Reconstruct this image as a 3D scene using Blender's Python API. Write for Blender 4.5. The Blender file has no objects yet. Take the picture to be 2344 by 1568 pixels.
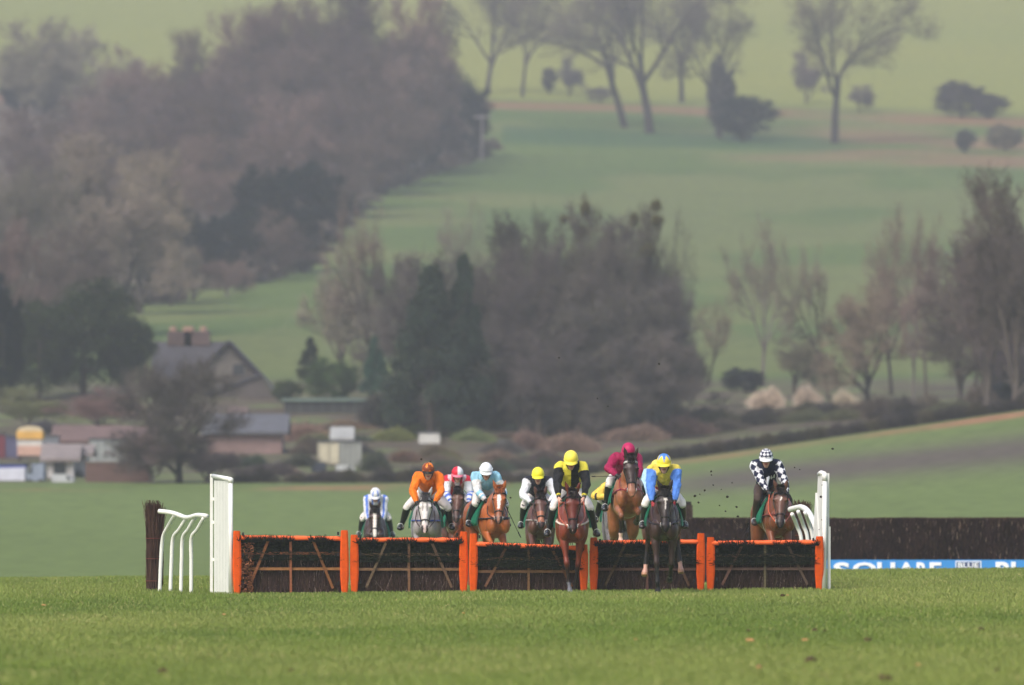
import bpy, math, random
import numpy as np
from mathutils import Vector, Matrix, kdtree
from mathutils.bvhtree import BVHTree

# ------------------------------------------------------------------ camera, light, exposure
EYE = 1.9                      # camera height above the take-off ground
F = 22240.0                    # focal length in photo units
CX, HR = 1171.5, 1075.4        # principal column, horizon row
S = bpy.context.scene
R_ = math.radians
cd = bpy.data.cameras.new('camera'); cam = bpy.data.objects.new('camera', cd)
S.collection.objects.link(cam); S.camera = cam
cd.sensor_width = 36.0; cd.lens = F/2343.0*36.0
cd.clip_start = 1.0; cd.clip_end = 6000.0
cam.location = (0, 0, EYE)
cam.rotation_euler = (math.pi/2 + math.atan((HR-784.0)/F), 0, 0)
cd.dof.use_dof = True; cd.dof.focus_distance = 155.0; cd.dof.aperture_fstop = 2.8

SUN_EL, SUN_AZ = 48.0, 215.0
w = bpy.data.worlds.new('World'); S.world = w; w.use_nodes = True
nt = w.node_tree; bg = nt.nodes['Background']
sky = nt.nodes.new('ShaderNodeTexSky'); sky.sky_type = 'NISHITA'; sky.sun_disc = False
sky.sun_elevation = R_(SUN_EL); sky.sun_rotation = R_(SUN_AZ)
sky.air_density = 1.0; sky.dust_density = 3.5; sky.ozone_density = 1.0
nt.links.new(sky.outputs[0], bg.inputs[0]); bg.inputs[1].default_value = 0.125
sd = bpy.data.lights.new('sun', 'SUN'); sun = bpy.data.objects.new('sun', sd); S.collection.objects.link(sun)
sd.energy = 1.5; sd.angle = R_(28); sd.color = (1.0, 0.96, 0.91)
sun.rotation_euler = (R_(90-SUN_EL), 0, R_(180-SUN_AZ))
S.view_settings.view_transform = 'Standard'; S.view_settings.look = 'None'
S.view_settings.exposure = 0.76; S.view_settings.gamma = 1.0
S.cycles.use_denoising = True
S.cycles.max_bounces = 5; S.cycles.diffuse_bounces = 2; S.cycles.glossy_bounces = 2
S.cycles.transparent_max_bounces = 8; S.cycles.volume_bounces = 1
S.cycles.use_adaptive_sampling = True; S.cycles.adaptive_threshold = 0.02

rng = np.random.default_rng(7); random.seed(7)

# ------------------------------------------------------------------ helpers
def s2l(c):
    c = c/255.0
    return c/12.92 if c <= 0.04045 else ((c+0.055)/1.055)**2.4
def C(r, g, b, k=1.0): return (s2l(r)*k, s2l(g)*k, s2l(b)*k)
def P(u, v, d): return Vector(((u-CX)/F*d, d, EYE-(v-HR)/F*d))
def U(u, d): return (u-CX)/F*d
def sstep(a, b, x):
    t = np.clip((x-a)/(b-a), 0, 1); return t*t*(3-2*t)

RD = np.array([450., 520, 620, 850, 1000, 1150, 1240, 1600, 2000, 2700])
def terr(x, y):
    x = np.asarray(x, float); y = np.asarray(y, float)
    yc = np.maximum(y, 1.0)
    lane = np.interp(yc, [150, 158, 167, 180, 200, 240, 300], [0, -.02, -.16, -.26, -.50, -1.0, -.95])
    side = np.interp(yc, [150, 160, 173, 185, 200, 240, 300], [0, .03, .02, -.3, -.72, -1.0, -.95]) + .035*sstep(3, 5, x)*np.exp(-((yc-172)/9)**2)
    wgt = sstep(4.3, 5.5, np.abs(x-0.1))
    near = lane*(1-wgt)+side*wgt + 0.0075*x*(1-sstep(200, 300, yc))*np.clip(40/np.maximum(np.abs(x),40),0,1)
    yy = np.maximum(yc, 300)
    u = CX + F*x/yy
    E = np.interp(u, [-2000, 1250, 1500, 2343, 3000, 5000], [1118, 1118, 1060, 938, 870, 800])
    def RR(d):
        z300 = np.full_like(d, HR+(EYE+.95)/300*F)
        Rl = [z300, E, np.minimum(1040, E-8), np.minimum(870, E-20)]
        Rs = [640, 480, 335, 232, -60, -270, -330]
        out = z300.copy()
        ks = [300.]+list(RD); vals = Rl+[np.full_like(d, r) for r in Rs]
        for i in range(len(ks)-1):
            t = np.clip((d-ks[i])/(ks[i+1]-ks[i]), 0, 1)
            out = np.where(d >= ks[i], vals[i]*(1-t)+vals[i+1]*t, out)
        return out
    R3 = (RR(yy*0.97)+RR(yy)*2+RR(yy*1.03))/4
    far = EYE-(R3-HR)/F*yy
    return np.where(yc < 300, near, far - (EYE-(RR(np.full_like(yy,300.))-HR)/F*300 + .95)*0)
def gz(x, y): return float(terr(np.array([x]), np.array([y]))[0])
def depth_of_row(v, u=800.0):
    ds = np.linspace(300, 1900, 1601); xs = (u-CX)/F*ds
    rows = HR+(EYE-terr(xs, ds))/ds*F
    return float(ds[np.argmax(rows < v)]) if (rows < v).any() else 1600.0

MATS = {}
def mat(name, col=(.5,.5,.5), rough=.7, noise=0.0, nscale=20.0, bump=0.0, attr=False, objcol=False, spec=.3, metal=0.0, coord='Object', stretch=None, trans=0.0, sheen=0.0, bdist=.02, gain=1.0):
    if name in MATS: return MATS[name]
    m = bpy.data.materials.new(name); m.use_nodes = True; t = m.node_tree; b = t.nodes['Principled BSDF']
    b.inputs['Roughness'].default_value = rough; b.inputs['Metallic'].default_value = metal
    b.inputs['Specular IOR Level'].default_value = spec
    if sheen: b.inputs['Sheen Weight'].default_value = sheen; b.inputs['Sheen Roughness'].default_value = .4
    if attr:
        a = t.nodes.new('ShaderNodeAttribute'); a.attribute_name = 'Col'; src = a.outputs['Color']
    elif objcol:
        a = t.nodes.new('ShaderNodeObjectInfo'); src = a.outputs['Color']
    else:
        a = t.nodes.new('ShaderNodeRGB'); a.outputs[0].default_value = (*col, 1); src = a.outputs[0]
    if noise or bump:
        tc = t.nodes.new('ShaderNodeTexCoord'); mp = t.nodes.new('ShaderNodeMapping')
        if stretch: mp.inputs['Scale'].default_value = stretch
        t.links.new(tc.outputs[coord], mp.inputs[0])
        n = t.nodes.new('ShaderNodeTexNoise'); n.inputs['Scale'].default_value = nscale; n.inputs['Detail'].default_value = 6
        n.inputs['Roughness'].default_value = .65
        t.links.new(mp.outputs[0], n.inputs['Vector'])
        if noise:
            mr = t.nodes.new('ShaderNodeMapRange'); mr.inputs[1].default_value = .3; mr.inputs[2].default_value = .7
            mr.inputs[3].default_value = 1-noise; mr.inputs[4].default_value = 1+noise
            t.links.new(n.outputs['Fac'], mr.inputs[0])
            vm = t.nodes.new('ShaderNodeVectorMath'); vm.operation = 'SCALE'
            t.links.new(src, vm.inputs[0]); t.links.new(mr.outputs[0], vm.inputs['Scale']); src = vm.outputs[0]
        if bump:
            bp = t.nodes.new('ShaderNodeBump'); bp.inputs['Strength'].default_value = bump; bp.inputs['Distance'].default_value = bdist
            t.links.new(n.outputs['Fac'], bp.inputs['Height']); t.links.new(bp.outputs[0], b.inputs['Normal'])
    if gain != 1.0:
        gm = t.nodes.new('ShaderNodeVectorMath'); gm.operation = 'SCALE'; gm.inputs['Scale'].default_value = gain; t.links.new(src, gm.inputs[0]); src = gm.outputs[0]
    t.links.new(src, b.inputs['Base Color'])
    MATS[name] = m; return m

COL = S.collection
def link(o, parent=None):
    COL.objects.link(o)
    if parent is not None: o.parent = parent
    return o
def tag(o, label=None, cat=None, group=None, kind=None):
    if label: o['label'] = label
    if cat: o['category'] = cat
    if group: o['group'] = group
    if kind: o['kind'] = kind
    return o
def empty(name, loc=(0,0,0), rz=0.0, label=None, cat=None, group=None):
    o = bpy.data.objects.new(name, None); o.location = loc; o.rotation_euler = (0, 0, rz); o.empty_display_size = .2
    link(o); return tag(o, label, cat, group)
def copy_tree(o, parent=None):
    c = o.copy(); COL.objects.link(c); c.parent = parent
    for ch in list(o.children): copy_tree(ch, c)
    return c
def mesh_np(name, V, Fc, colors=None, smooth=False):
    """Fc: (m,k) int array, all faces the same size; colors per vertex (n,3)."""
    V = np.asarray(V, np.float32).reshape(-1, 3); Fc = np.asarray(Fc, np.int32); k = Fc.shape[1]; m = len(Fc)
    me = bpy.data.meshes.new(name)
    me.vertices.add(len(V)); me.vertices.foreach_set('co', V.ravel())
    me.loops.add(m*k); me.loops.foreach_set('vertex_index', Fc.ravel())
    me.polygons.add(m); me.polygons.foreach_set('loop_start', np.arange(0, m*k, k, dtype=np.int32))
    me.update(calc_edges=True)
    if colors is not None: set_col(me, colors)
    if smooth: me.polygons.foreach_set('use_smooth', np.ones(m, bool))
    return me
def set_col(me, colors):
    a = me.color_attributes.new('Col', 'FLOAT_COLOR', 'POINT')
    cc = np.ones((len(me.vertices), 4), np.float32); cc[:, :3] = colors
    a.data.foreach_set('color', cc.ravel())
def obj(name, me, m=None, parent=None, loc=None):
    o = bpy.data.objects.new(name, me)
    if m is not None: me.materials.append(m)
    if loc is not None: o.location = loc
    return link(o, parent)

class MB:
    """collects verts/faces (tris/quads mixed) with per-vertex colours"""
    def __init__(s): s.v = []; s.f = []; s.c = []
    def add(s, vs, fs, col=(.5,.5,.5)):
        o = len(s.v); s.v += [tuple(v) for v in vs]; s.f += [tuple(i+o for i in f) for f in fs]
        if len(vs) and hasattr(col[0], '__len__'): s.c += [tuple(c) for c in col]
        else: s.c += [tuple(col)]*len(vs)
    def box(s, c, d, col=(.5,.5,.5), M=None, taper=(1,1)):
        cx, cy, cz = c; dx, dy, dz = d[0]/2, d[1]/2, d[2]/2
        vs = []
        for sz in (-1, 1):
            tx, ty = (1, 1) if sz < 0 else taper
            for sx, sy in ((-1,-1),(1,-1),(1,1),(-1,1)): vs.append(Vector((cx+sx*dx*tx, cy+sy*dy*ty, cz+sz*dz)))
        if M is not None: vs = [M @ v for v in vs]
        s.add(vs, [(3,2,1,0),(4,5,6,7),(0,1,5,4),(1,2,6,5),(2,3,7,6),(3,0,4,7)], col)
    def tube(s, pts, r, col=(.5,.5,.5), n=8, closed=False, flat=1.0):
        pts = [Vector(p) for p in pts]; m = len(pts); rs = r if hasattr(r, '__len__') else [r]*m
        vs = []; prev = None
        for i, p in enumerate(pts):
            a = pts[i-1] if (i > 0 or closed) else p; b = pts[(i+1) % m] if (i < m-1 or closed) else p
            t = (b-a).normalized() if (b-a).length > 1e-9 else Vector((0,0,1))
            if prev is None:
                h = Vector((0,0,1)) if abs(t.z) < .9 else Vector((1,0,0)); x = t.cross(h).normalized()
            else:
                x = (prev - t*t.dot(prev)); x = x.normalized() if x.length > 1e-6 else t.orthogonal().normalized()
            prev = x; y = t.cross(x)
            for k in range(n):
                an = 2*math.pi*k/n; vs.append(p + x*(math.cos(an)*rs[i]) + y*(math.sin(an)*rs[i]*flat))
        fs = []
        mm = m if closed else m-1
        for i in range(mm):
            j = (i+1) % m
            for k in range(n):
                k2 = (k+1) % n; fs.append((i*n+k, i*n+k2, j*n+k2, j*n+k))
        if not closed: fs += [tuple(range(n-1, -1, -1)), tuple((m-1)*n+k for k in range(n))]
        s.add(vs, fs, col)
    def build(s, name, m=None, parent=None, smooth=False, loc=None, off=None):
        me = bpy.data.meshes.new(name)
        vs = s.v if off is None else [(v[0]-off[0], v[1]-off[1], v[2]-off[2]) for v in s.v]
        me.from_pydata(vs, [], s.f); me.update()
        set_col(me, np.array(s.c, np.float32).reshape(-1, 3))
        if smooth: me.polygons.foreach_set('use_smooth', [True]*len(me.polygons))
        return obj(name, me, m, parent, loc)

def ribbons(P0, P1, w0, w1, c0, c1=None, face=None):
    """independent thin quads from P0 to P1 ; returns V,F,Col"""
    n = len(P0); d = P1-P0; L = np.linalg.norm(d, axis=1, keepdims=True)+1e-9
    r = rng.normal(size=(n, 3)) if face is None else np.tile(np.array(face, float), (n, 1))+rng.normal(size=(n,3))*.5
    s = np.cross(d/L, r); s /= np.linalg.norm(s, axis=1, keepdims=True)+1e-9
    w0 = np.broadcast_to(np.asarray(w0, float).reshape(-1, 1), (n, 1)); w1 = np.broadcast_to(np.asarray(w1, float).reshape(-1, 1), (n, 1))
    V = np.stack([P0-s*w0/2, P0+s*w0/2, P1+s*w1/2, P1-s*w1/2], 1).reshape(-1, 3)
    Fc = np.arange(4*n).reshape(n, 4)
    c1 = c0 if c1 is None else c1
    c0 = np.broadcast_to(np.asarray(c0, float), (n, 3)); c1 = np.broadcast_to(np.asarray(c1, float), (n, 3))
    Cc = np.stack([c0, c0, c1, c1], 1).reshape(-1, 3)
    return V, Fc, Cc
def cat_mesh(name, parts):
    V = []; Fc = []; Cc = []; o = 0
    for v, f, c in parts: V.append(v); Fc.append(f+o); Cc.append(c); o += len(v)
    return mesh_np(name, np.concatenate(V), np.concatenate(Fc), np.concatenate(Cc))
# ------------------------------------------------------------------ ground: one sheet to beyond the hill crest
def vnoise(x, y, s, seed=0):
    """cheap smooth value noise"""
    r = np.random.default_rng(seed).random((64, 64)); X = x/s; Y = y/s
    xi = np.floor(X).astype(int); yi = np.floor(Y).astype(int); fx = X-xi; fy = Y-yi
    fx = fx*fx*(3-2*fx); fy = fy*fy*(3-2*fy)
    g = lambda a, b: r[(a) % 64, (b) % 64]
    return (g(xi, yi)*(1-fx)+g(xi+1, yi)*fx)*(1-fy)+(g(xi, yi+1)*(1-fx)+g(xi+1, yi+1)*fx)*fy
def fbm(x, y, s, seed=0): return (vnoise(x, y, s, seed)+.5*vnoise(x, y, s/2.1, seed+1)+.25*vnoise(x, y, s/4.3, seed+2))/1.75
GR_NEAR = np.array(C(100, 120, 56)); GR_MID = np.array(C(94, 108, 60))
def ground_color(x, y):
    u = CX+F*x/np.maximum(y, 1); n = fbm(x, y, 14, 3)[:, None]; n2 = fbm(x, y, 60, 9)[:, None]; n3 = fbm(x, y, 3, 5)[:, None]
    def mix(a, b, t): return a*(1-t)+b*t
    c = GR_NEAR*(.8+.4*n)
    c = mix(c, GR_MID*(.85+.3*n2), sstep(170, 200, y)[:, None])
    # bare worked strip across the rising field
    st = np.exp(-((y-(408+14*(n2[:, 0]-.5)))/17)**2)*sstep(1150, 1750, u)
    c = mix(c, np.array(C(84, 72, 70)), (st*.9)[:, None])
    # earth bank at the foot of the hedge
    bk = sstep(443, 447, y)*(1-sstep(455, 460, y))*(.25*(u > 1300)+.75*sstep(.42, .68, fbm(x, y*.5, 5, 19)))
    c = mix(c, np.array(C(150, 102, 80)), bk[:, None]*.8)
    # village / scrub
    vil = np.array(C(84, 74, 62))*(.6+.8*n3)
    c = mix(c, mix(vil, np.array(C(92, 100, 62)), sstep(.45, .7, n3)), (sstep(458, 466, y)*(1-sstep(610, 640, y)))[:, None])
    hill = mix(np.array(C(72, 90, 46)), np.array(C(86, 100, 48)), n2*1.0)
    pt = sstep(.42, .62, fbm(x*.6, y*.22, 9, 77))[:, None]*.35; hill = mix(hill, np.array(C(116, 112, 70)), pt)
    ln = (np.abs(((y-.22*x+6*n2[:,0]) % 46)-23) < 1.2)[:, None]*.25; hill = mix(hill, np.array(C(70, 74, 50)), ln)
    c = mix(c, hill, sstep(610, 650, y)[:, None])
    wd = np.array(C(82, 70, 58))*(.7+.6*n)
    edge = np.interp(u, [-500, 380, 460, 600, 720, 790, 880, 1000, 1105, 1125], [640, 650, 655, 640, 600, 500, 430, 382, 350, 100])
    row = HR+(EYE-terr(x, y))/np.maximum(y, 1)*F
    inw = (u < 1115)*(y > 640)*(row < edge)*(row > np.interp(u, [0, 350, 420, 600], [200, 150, 90, -100]))
    c = mix(c, wd, inw[:, None]*1.0)
    y0 = y; y = y+34*np.clip((u-1150)/1190, -.6, 1.3)+14*(n2[:, 0]-.5)+6*(n[:, 0]-.5)
    # reddish bracken bank on the far slope, then dry yellow top pasture
    b2 = sstep(1128, 1140, y)*(1-sstep(1185, 1230, y))*sstep(1450, 2100, u)*np.clip(2.4*n[:,0]-.75, 0, 1)
    c = mix(c, np.array(C(132, 92, 76)), b2[:, None]*.7)
    dk = sstep(1150, 1165, y)*(1-sstep(1185, 1195, y))*(1-sstep(1850, 2000, u))*(u > 1150)
    c = mix(c, np.array(C(46, 76, 46)), dk[:, None]*.7)
    b3 = sstep(1220, 1228, y)*(1-sstep(1238, 1250, y))*np.clip(2*n[:,0]-.3, 0, 1)
    c = mix(c, np.array(C(130, 90, 70)), b3[:, None]*.7)
    top = mix(np.array(C(114, 120, 60)), np.array(C(124, 124, 58)), n2)
    c = mix(c, top, sstep(1240, 1262, y)[:, None])
    return c
ys = np.unique(np.concatenate([np.linspace(-60, 60, 10), np.linspace(60, 240, 150), np.linspace(240, 660, 210),
                               np.linspace(660, 1300, 220), np.linspace(1300, 2700, 90)]))
ss = np.linspace(-1, 1, 361); ss = np.sign(ss)*(np.abs(ss)**1.5)
YY, SS = np.meshgrid(ys, ss, indexing='ij')
XX = SS*(60+np.maximum(YY, 0)*0.30)
gx, gy = XX.ravel(), YY.ravel(); gzv = terr(gx, gy)
nr, nc = XX.shape; ii = np.arange(nr*nc).reshape(nr, nc)
Fg = np.stack([ii[:-1, :-1], ii[:-1, 1:], ii[1:, 1:], ii[1:, :-1]], -1).reshape(-1, 4)
me = mesh_np('ground', np.stack([gx, gy, gzv], 1), Fg, ground_color(gx, gy), True)
ground = obj('ground', me, mat('turf', attr=True, rough=.95, noise=.35, nscale=1.2, spec=.1))
tag(ground, kind='structure')

# ------------------------------------------------------------------ grass blades of the near turf (uncountable)
nb = 760000
gyy = 78+ (182-78)*rng.random(nb)**0.9
gxx = (rng.random(nb)*2-1)*(gyy*0.0545+1.2)
clump = fbm(gxx, gyy, .55, 21); drift = fbm(gxx, gyy*.35, 2.2, 31); big = fbm(gxx, gyy*.3, 7.0, 41)
dryn = fbm(gxx, gyy*.5, 1.1, 51)
hgt = (.022+.034*rng.random(nb))*(.65+.9*clump)*(.8+.5*drift)
p0 = np.stack([gxx, gyy, terr(gxx, gyy)-.004], 1)
lean = rng.normal(size=(nb, 2))*.5
p1 = p0+np.stack([lean[:, 0]*hgt, lean[:, 1]*hgt, hgt], 1)
base = np.array(C(102, 121, 45)); dark = np.array(C(85, 104, 40)); yel = np.array(C(126, 134, 68)); tan = np.array(C(178, 164, 110))
t = np.clip((.35*drift+.2*big+.45*fbm(gxx, gyy*.12, .5, 61)-.28)*2.2, 0, 1)[:, None]
cc = dark*(1-t)+base*t
t2 = np.clip((big-.45)*2.5+.15*rng.random(nb), 0, .7)[:, None]; cc = cc*(1-t2)+yel*t2
t3 = (rng.random(nb) < .02+.20*np.clip(dryn-.52, 0, 1)*2)[:, None]*.75; cc = cc*(1-t3)+tan*t3
cc *= (.75+.5*rng.random(nb))[:, None]
v, f, c = ribbons(p0, p1, .009, .003, cc*.85, cc*1.1, face=(0, 1, 0))
me = mesh_np('grass', v, f, c)
grass = obj('grass', me, mat('blade', attr=True, rough=.6, spec=.25)); tag(grass, 'short green turf in front of and around the hurdles', 'grass', kind='stuff')
# ------------------------------------------------------------------ trees: unit-height templates, each tree its own object
def grow_tree(seed, kind):
    rr = random.Random(seed); seg = []; tips = []
    dense = kind == 'dense'
    def grow(p, d, L, r, lev):
        n = 5 if lev < 2 else 3
        pts = [p.copy()]; rs = [r]; dd = d.copy()
        for i in range(n):
            j = (.10, .30, .36, .42, .5, .5)[lev]
            dd = (dd+Vector((rr.gauss(0, j), rr.gauss(0, j), rr.gauss(0, j*.6)+(.10 if lev > 0 else 0)))*.6).normalized()
            p = p+dd*L/n; pts.append(p.copy()); rs.append(r*(1-(i+1)/n*(.45 if lev == 0 else .62)))
        seg.append((pts, rs, lev))
        if lev >= 4:
            tips.append((pts[0], pts[-1])); return
        nch = {0: 6 if dense else 4, 1: 6, 2: 6, 3: 6}[lev] + (1 if dense and lev > 1 else 0)
        for c in range(nch):
            t = ((.22 if dense else .55)+(.78 if dense else .45)*c/(nch-1)) if lev == 0 else (.25+.75*(c+rr.random()*.6)/nch)
            t = min(t, .999); k = int(t*n); q = pts[k].lerp(pts[min(k+1, n)], t*n-k)
            ax = (pts[min(k+1, n)]-pts[k]).normalized(); az = rr.uniform(0, 2*math.pi)+c*2.4
            o = ax.orthogonal().normalized(); o.rotate(Matrix.Rotation(az, 3, ax))
            ang = rr.uniform(.35, .85) if lev == 0 else rr.uniform(.5, 1.0)
            nd = (ax*math.cos(ang)+o*math.sin(ang)).normalized()
            if nd.z < -.1: nd.z *= .3; nd.normalize()
            ll = {0: .42, 1: .26, 2: .15, 3: .085}[lev]*rr.uniform(.7, 1.2)*(1.15-.4*t if lev else 1)
            grow(q, nd, ll, rs[k]*({0: .62, 1: .5, 2: .5, 3: .5}[lev])*rr.uniform(.8, 1.1), lev+1)
    grow(Vector((0, 0, -.01)), Vector((rr.gauss(0, .06), rr.gauss(0, .06), 1)).normalized(), .28 if kind != 'dense' else .30, (.023 if kind != 'dense' else .026), 0)
    zmax = max(p.z for s in seg for p in s[0]); k = 1/zmax
    mb = MB()
    for pts, rs, lev in seg:
        if lev <= 3: mb.tube([p*k for p in pts], [max(r*k, .0012) for r in rs], n=6 if lev < 2 else 4)
    P0 = []; P1 = []
    nt_ = 9 if dense else 6
    for a, b in tips:
        for _ in range(nt_):
            t = rr.random(); q = a.lerp(b, t); dr = Vector((rr.gauss(0, 1), rr.gauss(0, 1), rr.gauss(.5, .8))).normalized()
            P0.append(q*k); P1.append((q+dr*rr.uniform(.025, .06))*k)
    me_t = bpy.data.meshes.new('trunk'); me_t.from_pydata(mb.v, [], mb.f); me_t.update()
    P0 = np.array(P0); P1 = np.array(P1)
    wdt = .0027 if dense else .0017
    v, f, c = ribbons(P0, P1, wdt, wdt*.5, (1, 1, 1), face=(0, 1, 0))
    me_c = mesh_np('crown', v, f, c)
    hw = np.percentile(np.abs(P1[:, 0]), 95)
    return me_t, me_c, hw
def ever_tree(seed, kind):
    g = np.random.default_rng(seed); n = 130 if kind != 'conifer' else 110
    cs = []; rads = []
    for i in range(n):
        if kind == 'conifer':
            z = .06+.92*g.random()**.85; r = (1-z)*.30*(.55+.6*g.random()); a = g.random()*6.28
            cs.append((r*math.cos(a), r*math.sin(a), z)); rads.append(.035+.05*(1-z))
        else:
            while True:
                p = g.random(3)*2-1
                if .25 < p@p < 1: break
            lump = 1+.18*math.sin(3*math.atan2(p[1], p[0])+seed)+.12*g.normal()
            cs.append((p[0]*.36*lump, p[1]*.36*lump, .54+p[2]*.44*min(lump, 1.05))); rads.append(.05+.05*g.random())
    P0 = []; cl = []
    per = 150
    for c_, r_ in zip(cs, rads):
        q = g.normal(size=(per, 3))*r_*.55; q[:, 2] *= .8; P0.append(np.array(c_)+q)
        cl.append(np.full(per, .7+.6*g.random()))
    P0 = np.concatenate(P0); cl = np.concatenate(cl); P0 = P0[P0[:, 2] > .01]; cl = cl[:len(P0)]
    d = g.normal(size=P0.shape); d[:, 2] += .3; d /= np.linalg.norm(d, axis=1, keepdims=True)
    v, f, c = ribbons(P0, P0+d*.022, .014, .006, np.stack([cl]*3, 1), face=None)
    me_c = mesh_np('crown', v, f, c)
    mb = MB(); mb.tube([(0, 0, -.01), (.004, 0, .3), (-.004, .003, .6), (0, 0, .85)], [.028, .02, .012, .004], n=6)
    for i in range(7):
        a = i*2.4; z = .2+.08*i; mb.tube([(0, 0, z), (.12*math.cos(a), .12*math.sin(a), z+.07), (.2*math.cos(a), .2*math.sin(a), z+.15)], [.008, .005, .002], n=4)
    me_t = bpy.data.meshes.new('trunk'); me_t.from_pydata(mb.v, [], mb.f); me_t.update()
    return me_t, me_c, (.36 if kind != 'conifer' else .24)
def shrub(seed):
    g = np.random.default_rng(seed); P0 = []; P1 = []; n = 5200
    a = g.random(n)*6.28; el = g.random(n)**.7
    base = np.stack([g.normal(size=n)*.08, g.normal(size=n)*.08, np.zeros(n)], 1)
    r = .5*np.sqrt(1-el**2)*(.85+.3*g.random(n)); lump = 1+.22*np.sin(3*a+seed)+.16*np.sin(7*a+seed*2)
    tip = np.stack([r*np.cos(a)*lump, r*np.sin(a)*lump, (.1+.85*el)*(.72+.28*g.random(n))*(.72+.28*np.sin(4*a+seed*1.7)*np.sin(2.3*a+seed))], 1)
    t0 = (.45+.5*g.random(n))[:, None]; P0 = base*(1-t0)+tip*t0; d = (tip-base); d /= np.linalg.norm(d, axis=1, keepdims=True)
    P1 = P0+(d+g.normal(size=(n, 3))*.5)*.07
    v, f, c = ribbons(P0, P1, .013, .006, np.stack([.75+.5*g.random(n)]*3, 1), face=(0, 1, 0))
    me_c = mesh_np('crown', v, f, c)
    mb = MB()
    for i in range(9):
        aa = i*.7; mb.tube([(0, 0, -.02), (.12*math.cos(aa), .12*math.sin(aa), .3), (.26*math.cos(aa), .26*math.sin(aa), .62)], [.014, .009, .003], n=4)
    me_t = bpy.data.meshes.new('stem'); me_t.from_pydata(mb.v, [], mb.f); me_t.update()
    return me_t, me_c, .48
TPL = {'limb': [grow_tree(s, 'limb') for s in (11, 24, 37)], 'bare': [grow_tree(s, 'dense') for s in (5, 16, 28, 41)],
       'ever': [ever_tree(s, 'ever') for s in (3, 8)], 'conifer': [ever_tree(s, 'conifer') for s in (4, 6)],
       'shrub': [shrub(2), shrub(9), shrub(5), shrub(13)]}
def tree_mat(name, use_attr):
    m = bpy.data.materials.new(name); m.use_nodes = True; t = m.node_tree; b = t.nodes['Principled BSDF']
    b.inputs['Roughness'].default_value = .9; b.inputs['Specular IOR Level'].default_value = .1
    oi = t.nodes.new('ShaderNodeObjectInfo'); at = t.nodes.new('ShaderNodeAttribute'); at.attribute_name = 'Col'
    tc = t.nodes.new('ShaderNodeTexCoord'); n = t.nodes.new('ShaderNodeTexNoise'); n.inputs['Scale'].default_value = 7; n.inputs['Detail'].default_value = 3
    t.links.new(tc.outputs['Object'], n.inputs['Vector'])
    mr = t.nodes.new('ShaderNodeMapRange'); mr.inputs[1].default_value = .3; mr.inputs[2].default_value = .7; mr.inputs[3].default_value = .65; mr.inputs[4].default_value = 1.35
    t.links.new(n.outputs['Fac'], mr.inputs[0])
    vm = t.nodes.new('ShaderNodeVectorMath'); vm.operation = 'MULTIPLY'
    t.links.new(oi.outputs['Color'], vm.inputs[0])
    if use_attr: t.links.new(at.outputs['Color'], vm.inputs[1])
    else: vm.inputs[1].default_value = (1, 1, 1)
    v2 = t.nodes.new('ShaderNodeVectorMath'); v2.operation = 'SCALE'
    t.links.new(vm.outputs[0], v2.inputs[0]); t.links.new(mr.outputs[0], v2.inputs['Scale']); t.links.new(v2.outputs[0], b.inputs['Base Color'])
    return m
M_CROWN = tree_mat('crown_twigs', True); M_BARK = tree_mat('bark', False)
for k_ in TPL:
    for me_t, me_c, _ in TPL[k_]: me_t.materials.append(M_BARK); me_c.materials.append(M_CROWN)
TW = C(92, 76, 70, .8); TWL = C(120, 106, 92, .9); TWP = C(112, 92, 84, .85); TWD = C(78, 66, 62, .8); EV = C(36, 52, 38, .8); EVG = C(54, 66, 40, .7); EVB = C(14, 34, 34, .5)
BARK = C(70, 62, 56)
tcount = [0]
def tree(kind, u, base, top, hw, col, label, name='tree', cat='tree', group=None, lean=0, d=None, bark=BARK, var=None):
    d = d or depth_of_row(base, u); x = U(u, d); z = gz(x, d)
    h = (base-top)/F*d; tcount[0] += 1; i = tcount[0]
    me_t, me_c, w_ = TPL[kind][(i if var is None else var) % len(TPL[kind])]
    sxy = hw/F*d/w_
    o = empty(name, (x, d, z-.1), (0 if i % 2 else math.pi)+random.uniform(-.5, .5), label, cat, group)
    o.scale = (sxy, min(sxy, h*1.1), h); o.rotation_euler.y = 0
    if lean: o.rotation_euler = (0, R_(lean), 0)
    j = lambda c, a: tuple(max(0, v*(1+random.uniform(-a, a))) for v in c)
    cc = tuple(v*random.uniform(.72, 1.25) for v in j(col, .05)[:1])*3 if False else tuple(np.array(j(col, .04))*random.uniform(.72, 1.22))
    bk_ = random.choice([bark, C(104,96,90), C(60,54,50), C(84,76,70)]) if kind in ('bare', 'limb') and bark is BARK else bark
    t = bpy.data.objects.new('stem' if kind == 'shrub' else 'trunk', me_t); t.color = (*bk_, 1); link(t, o)
    c = bpy.data.objects.new('crown', me_c); c.color = (*cc, 1); link(c, o)
    return o
WG = 'bare trees massed in the hillside wood'
def wood(u, base, top, hw, col=TW, d=None):
    return tree('bare', u, base, top, hw, col, 'leafless brown tree packed among its neighbours in the hillside wood', 'bare_tree', group=WG, d=d)
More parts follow.
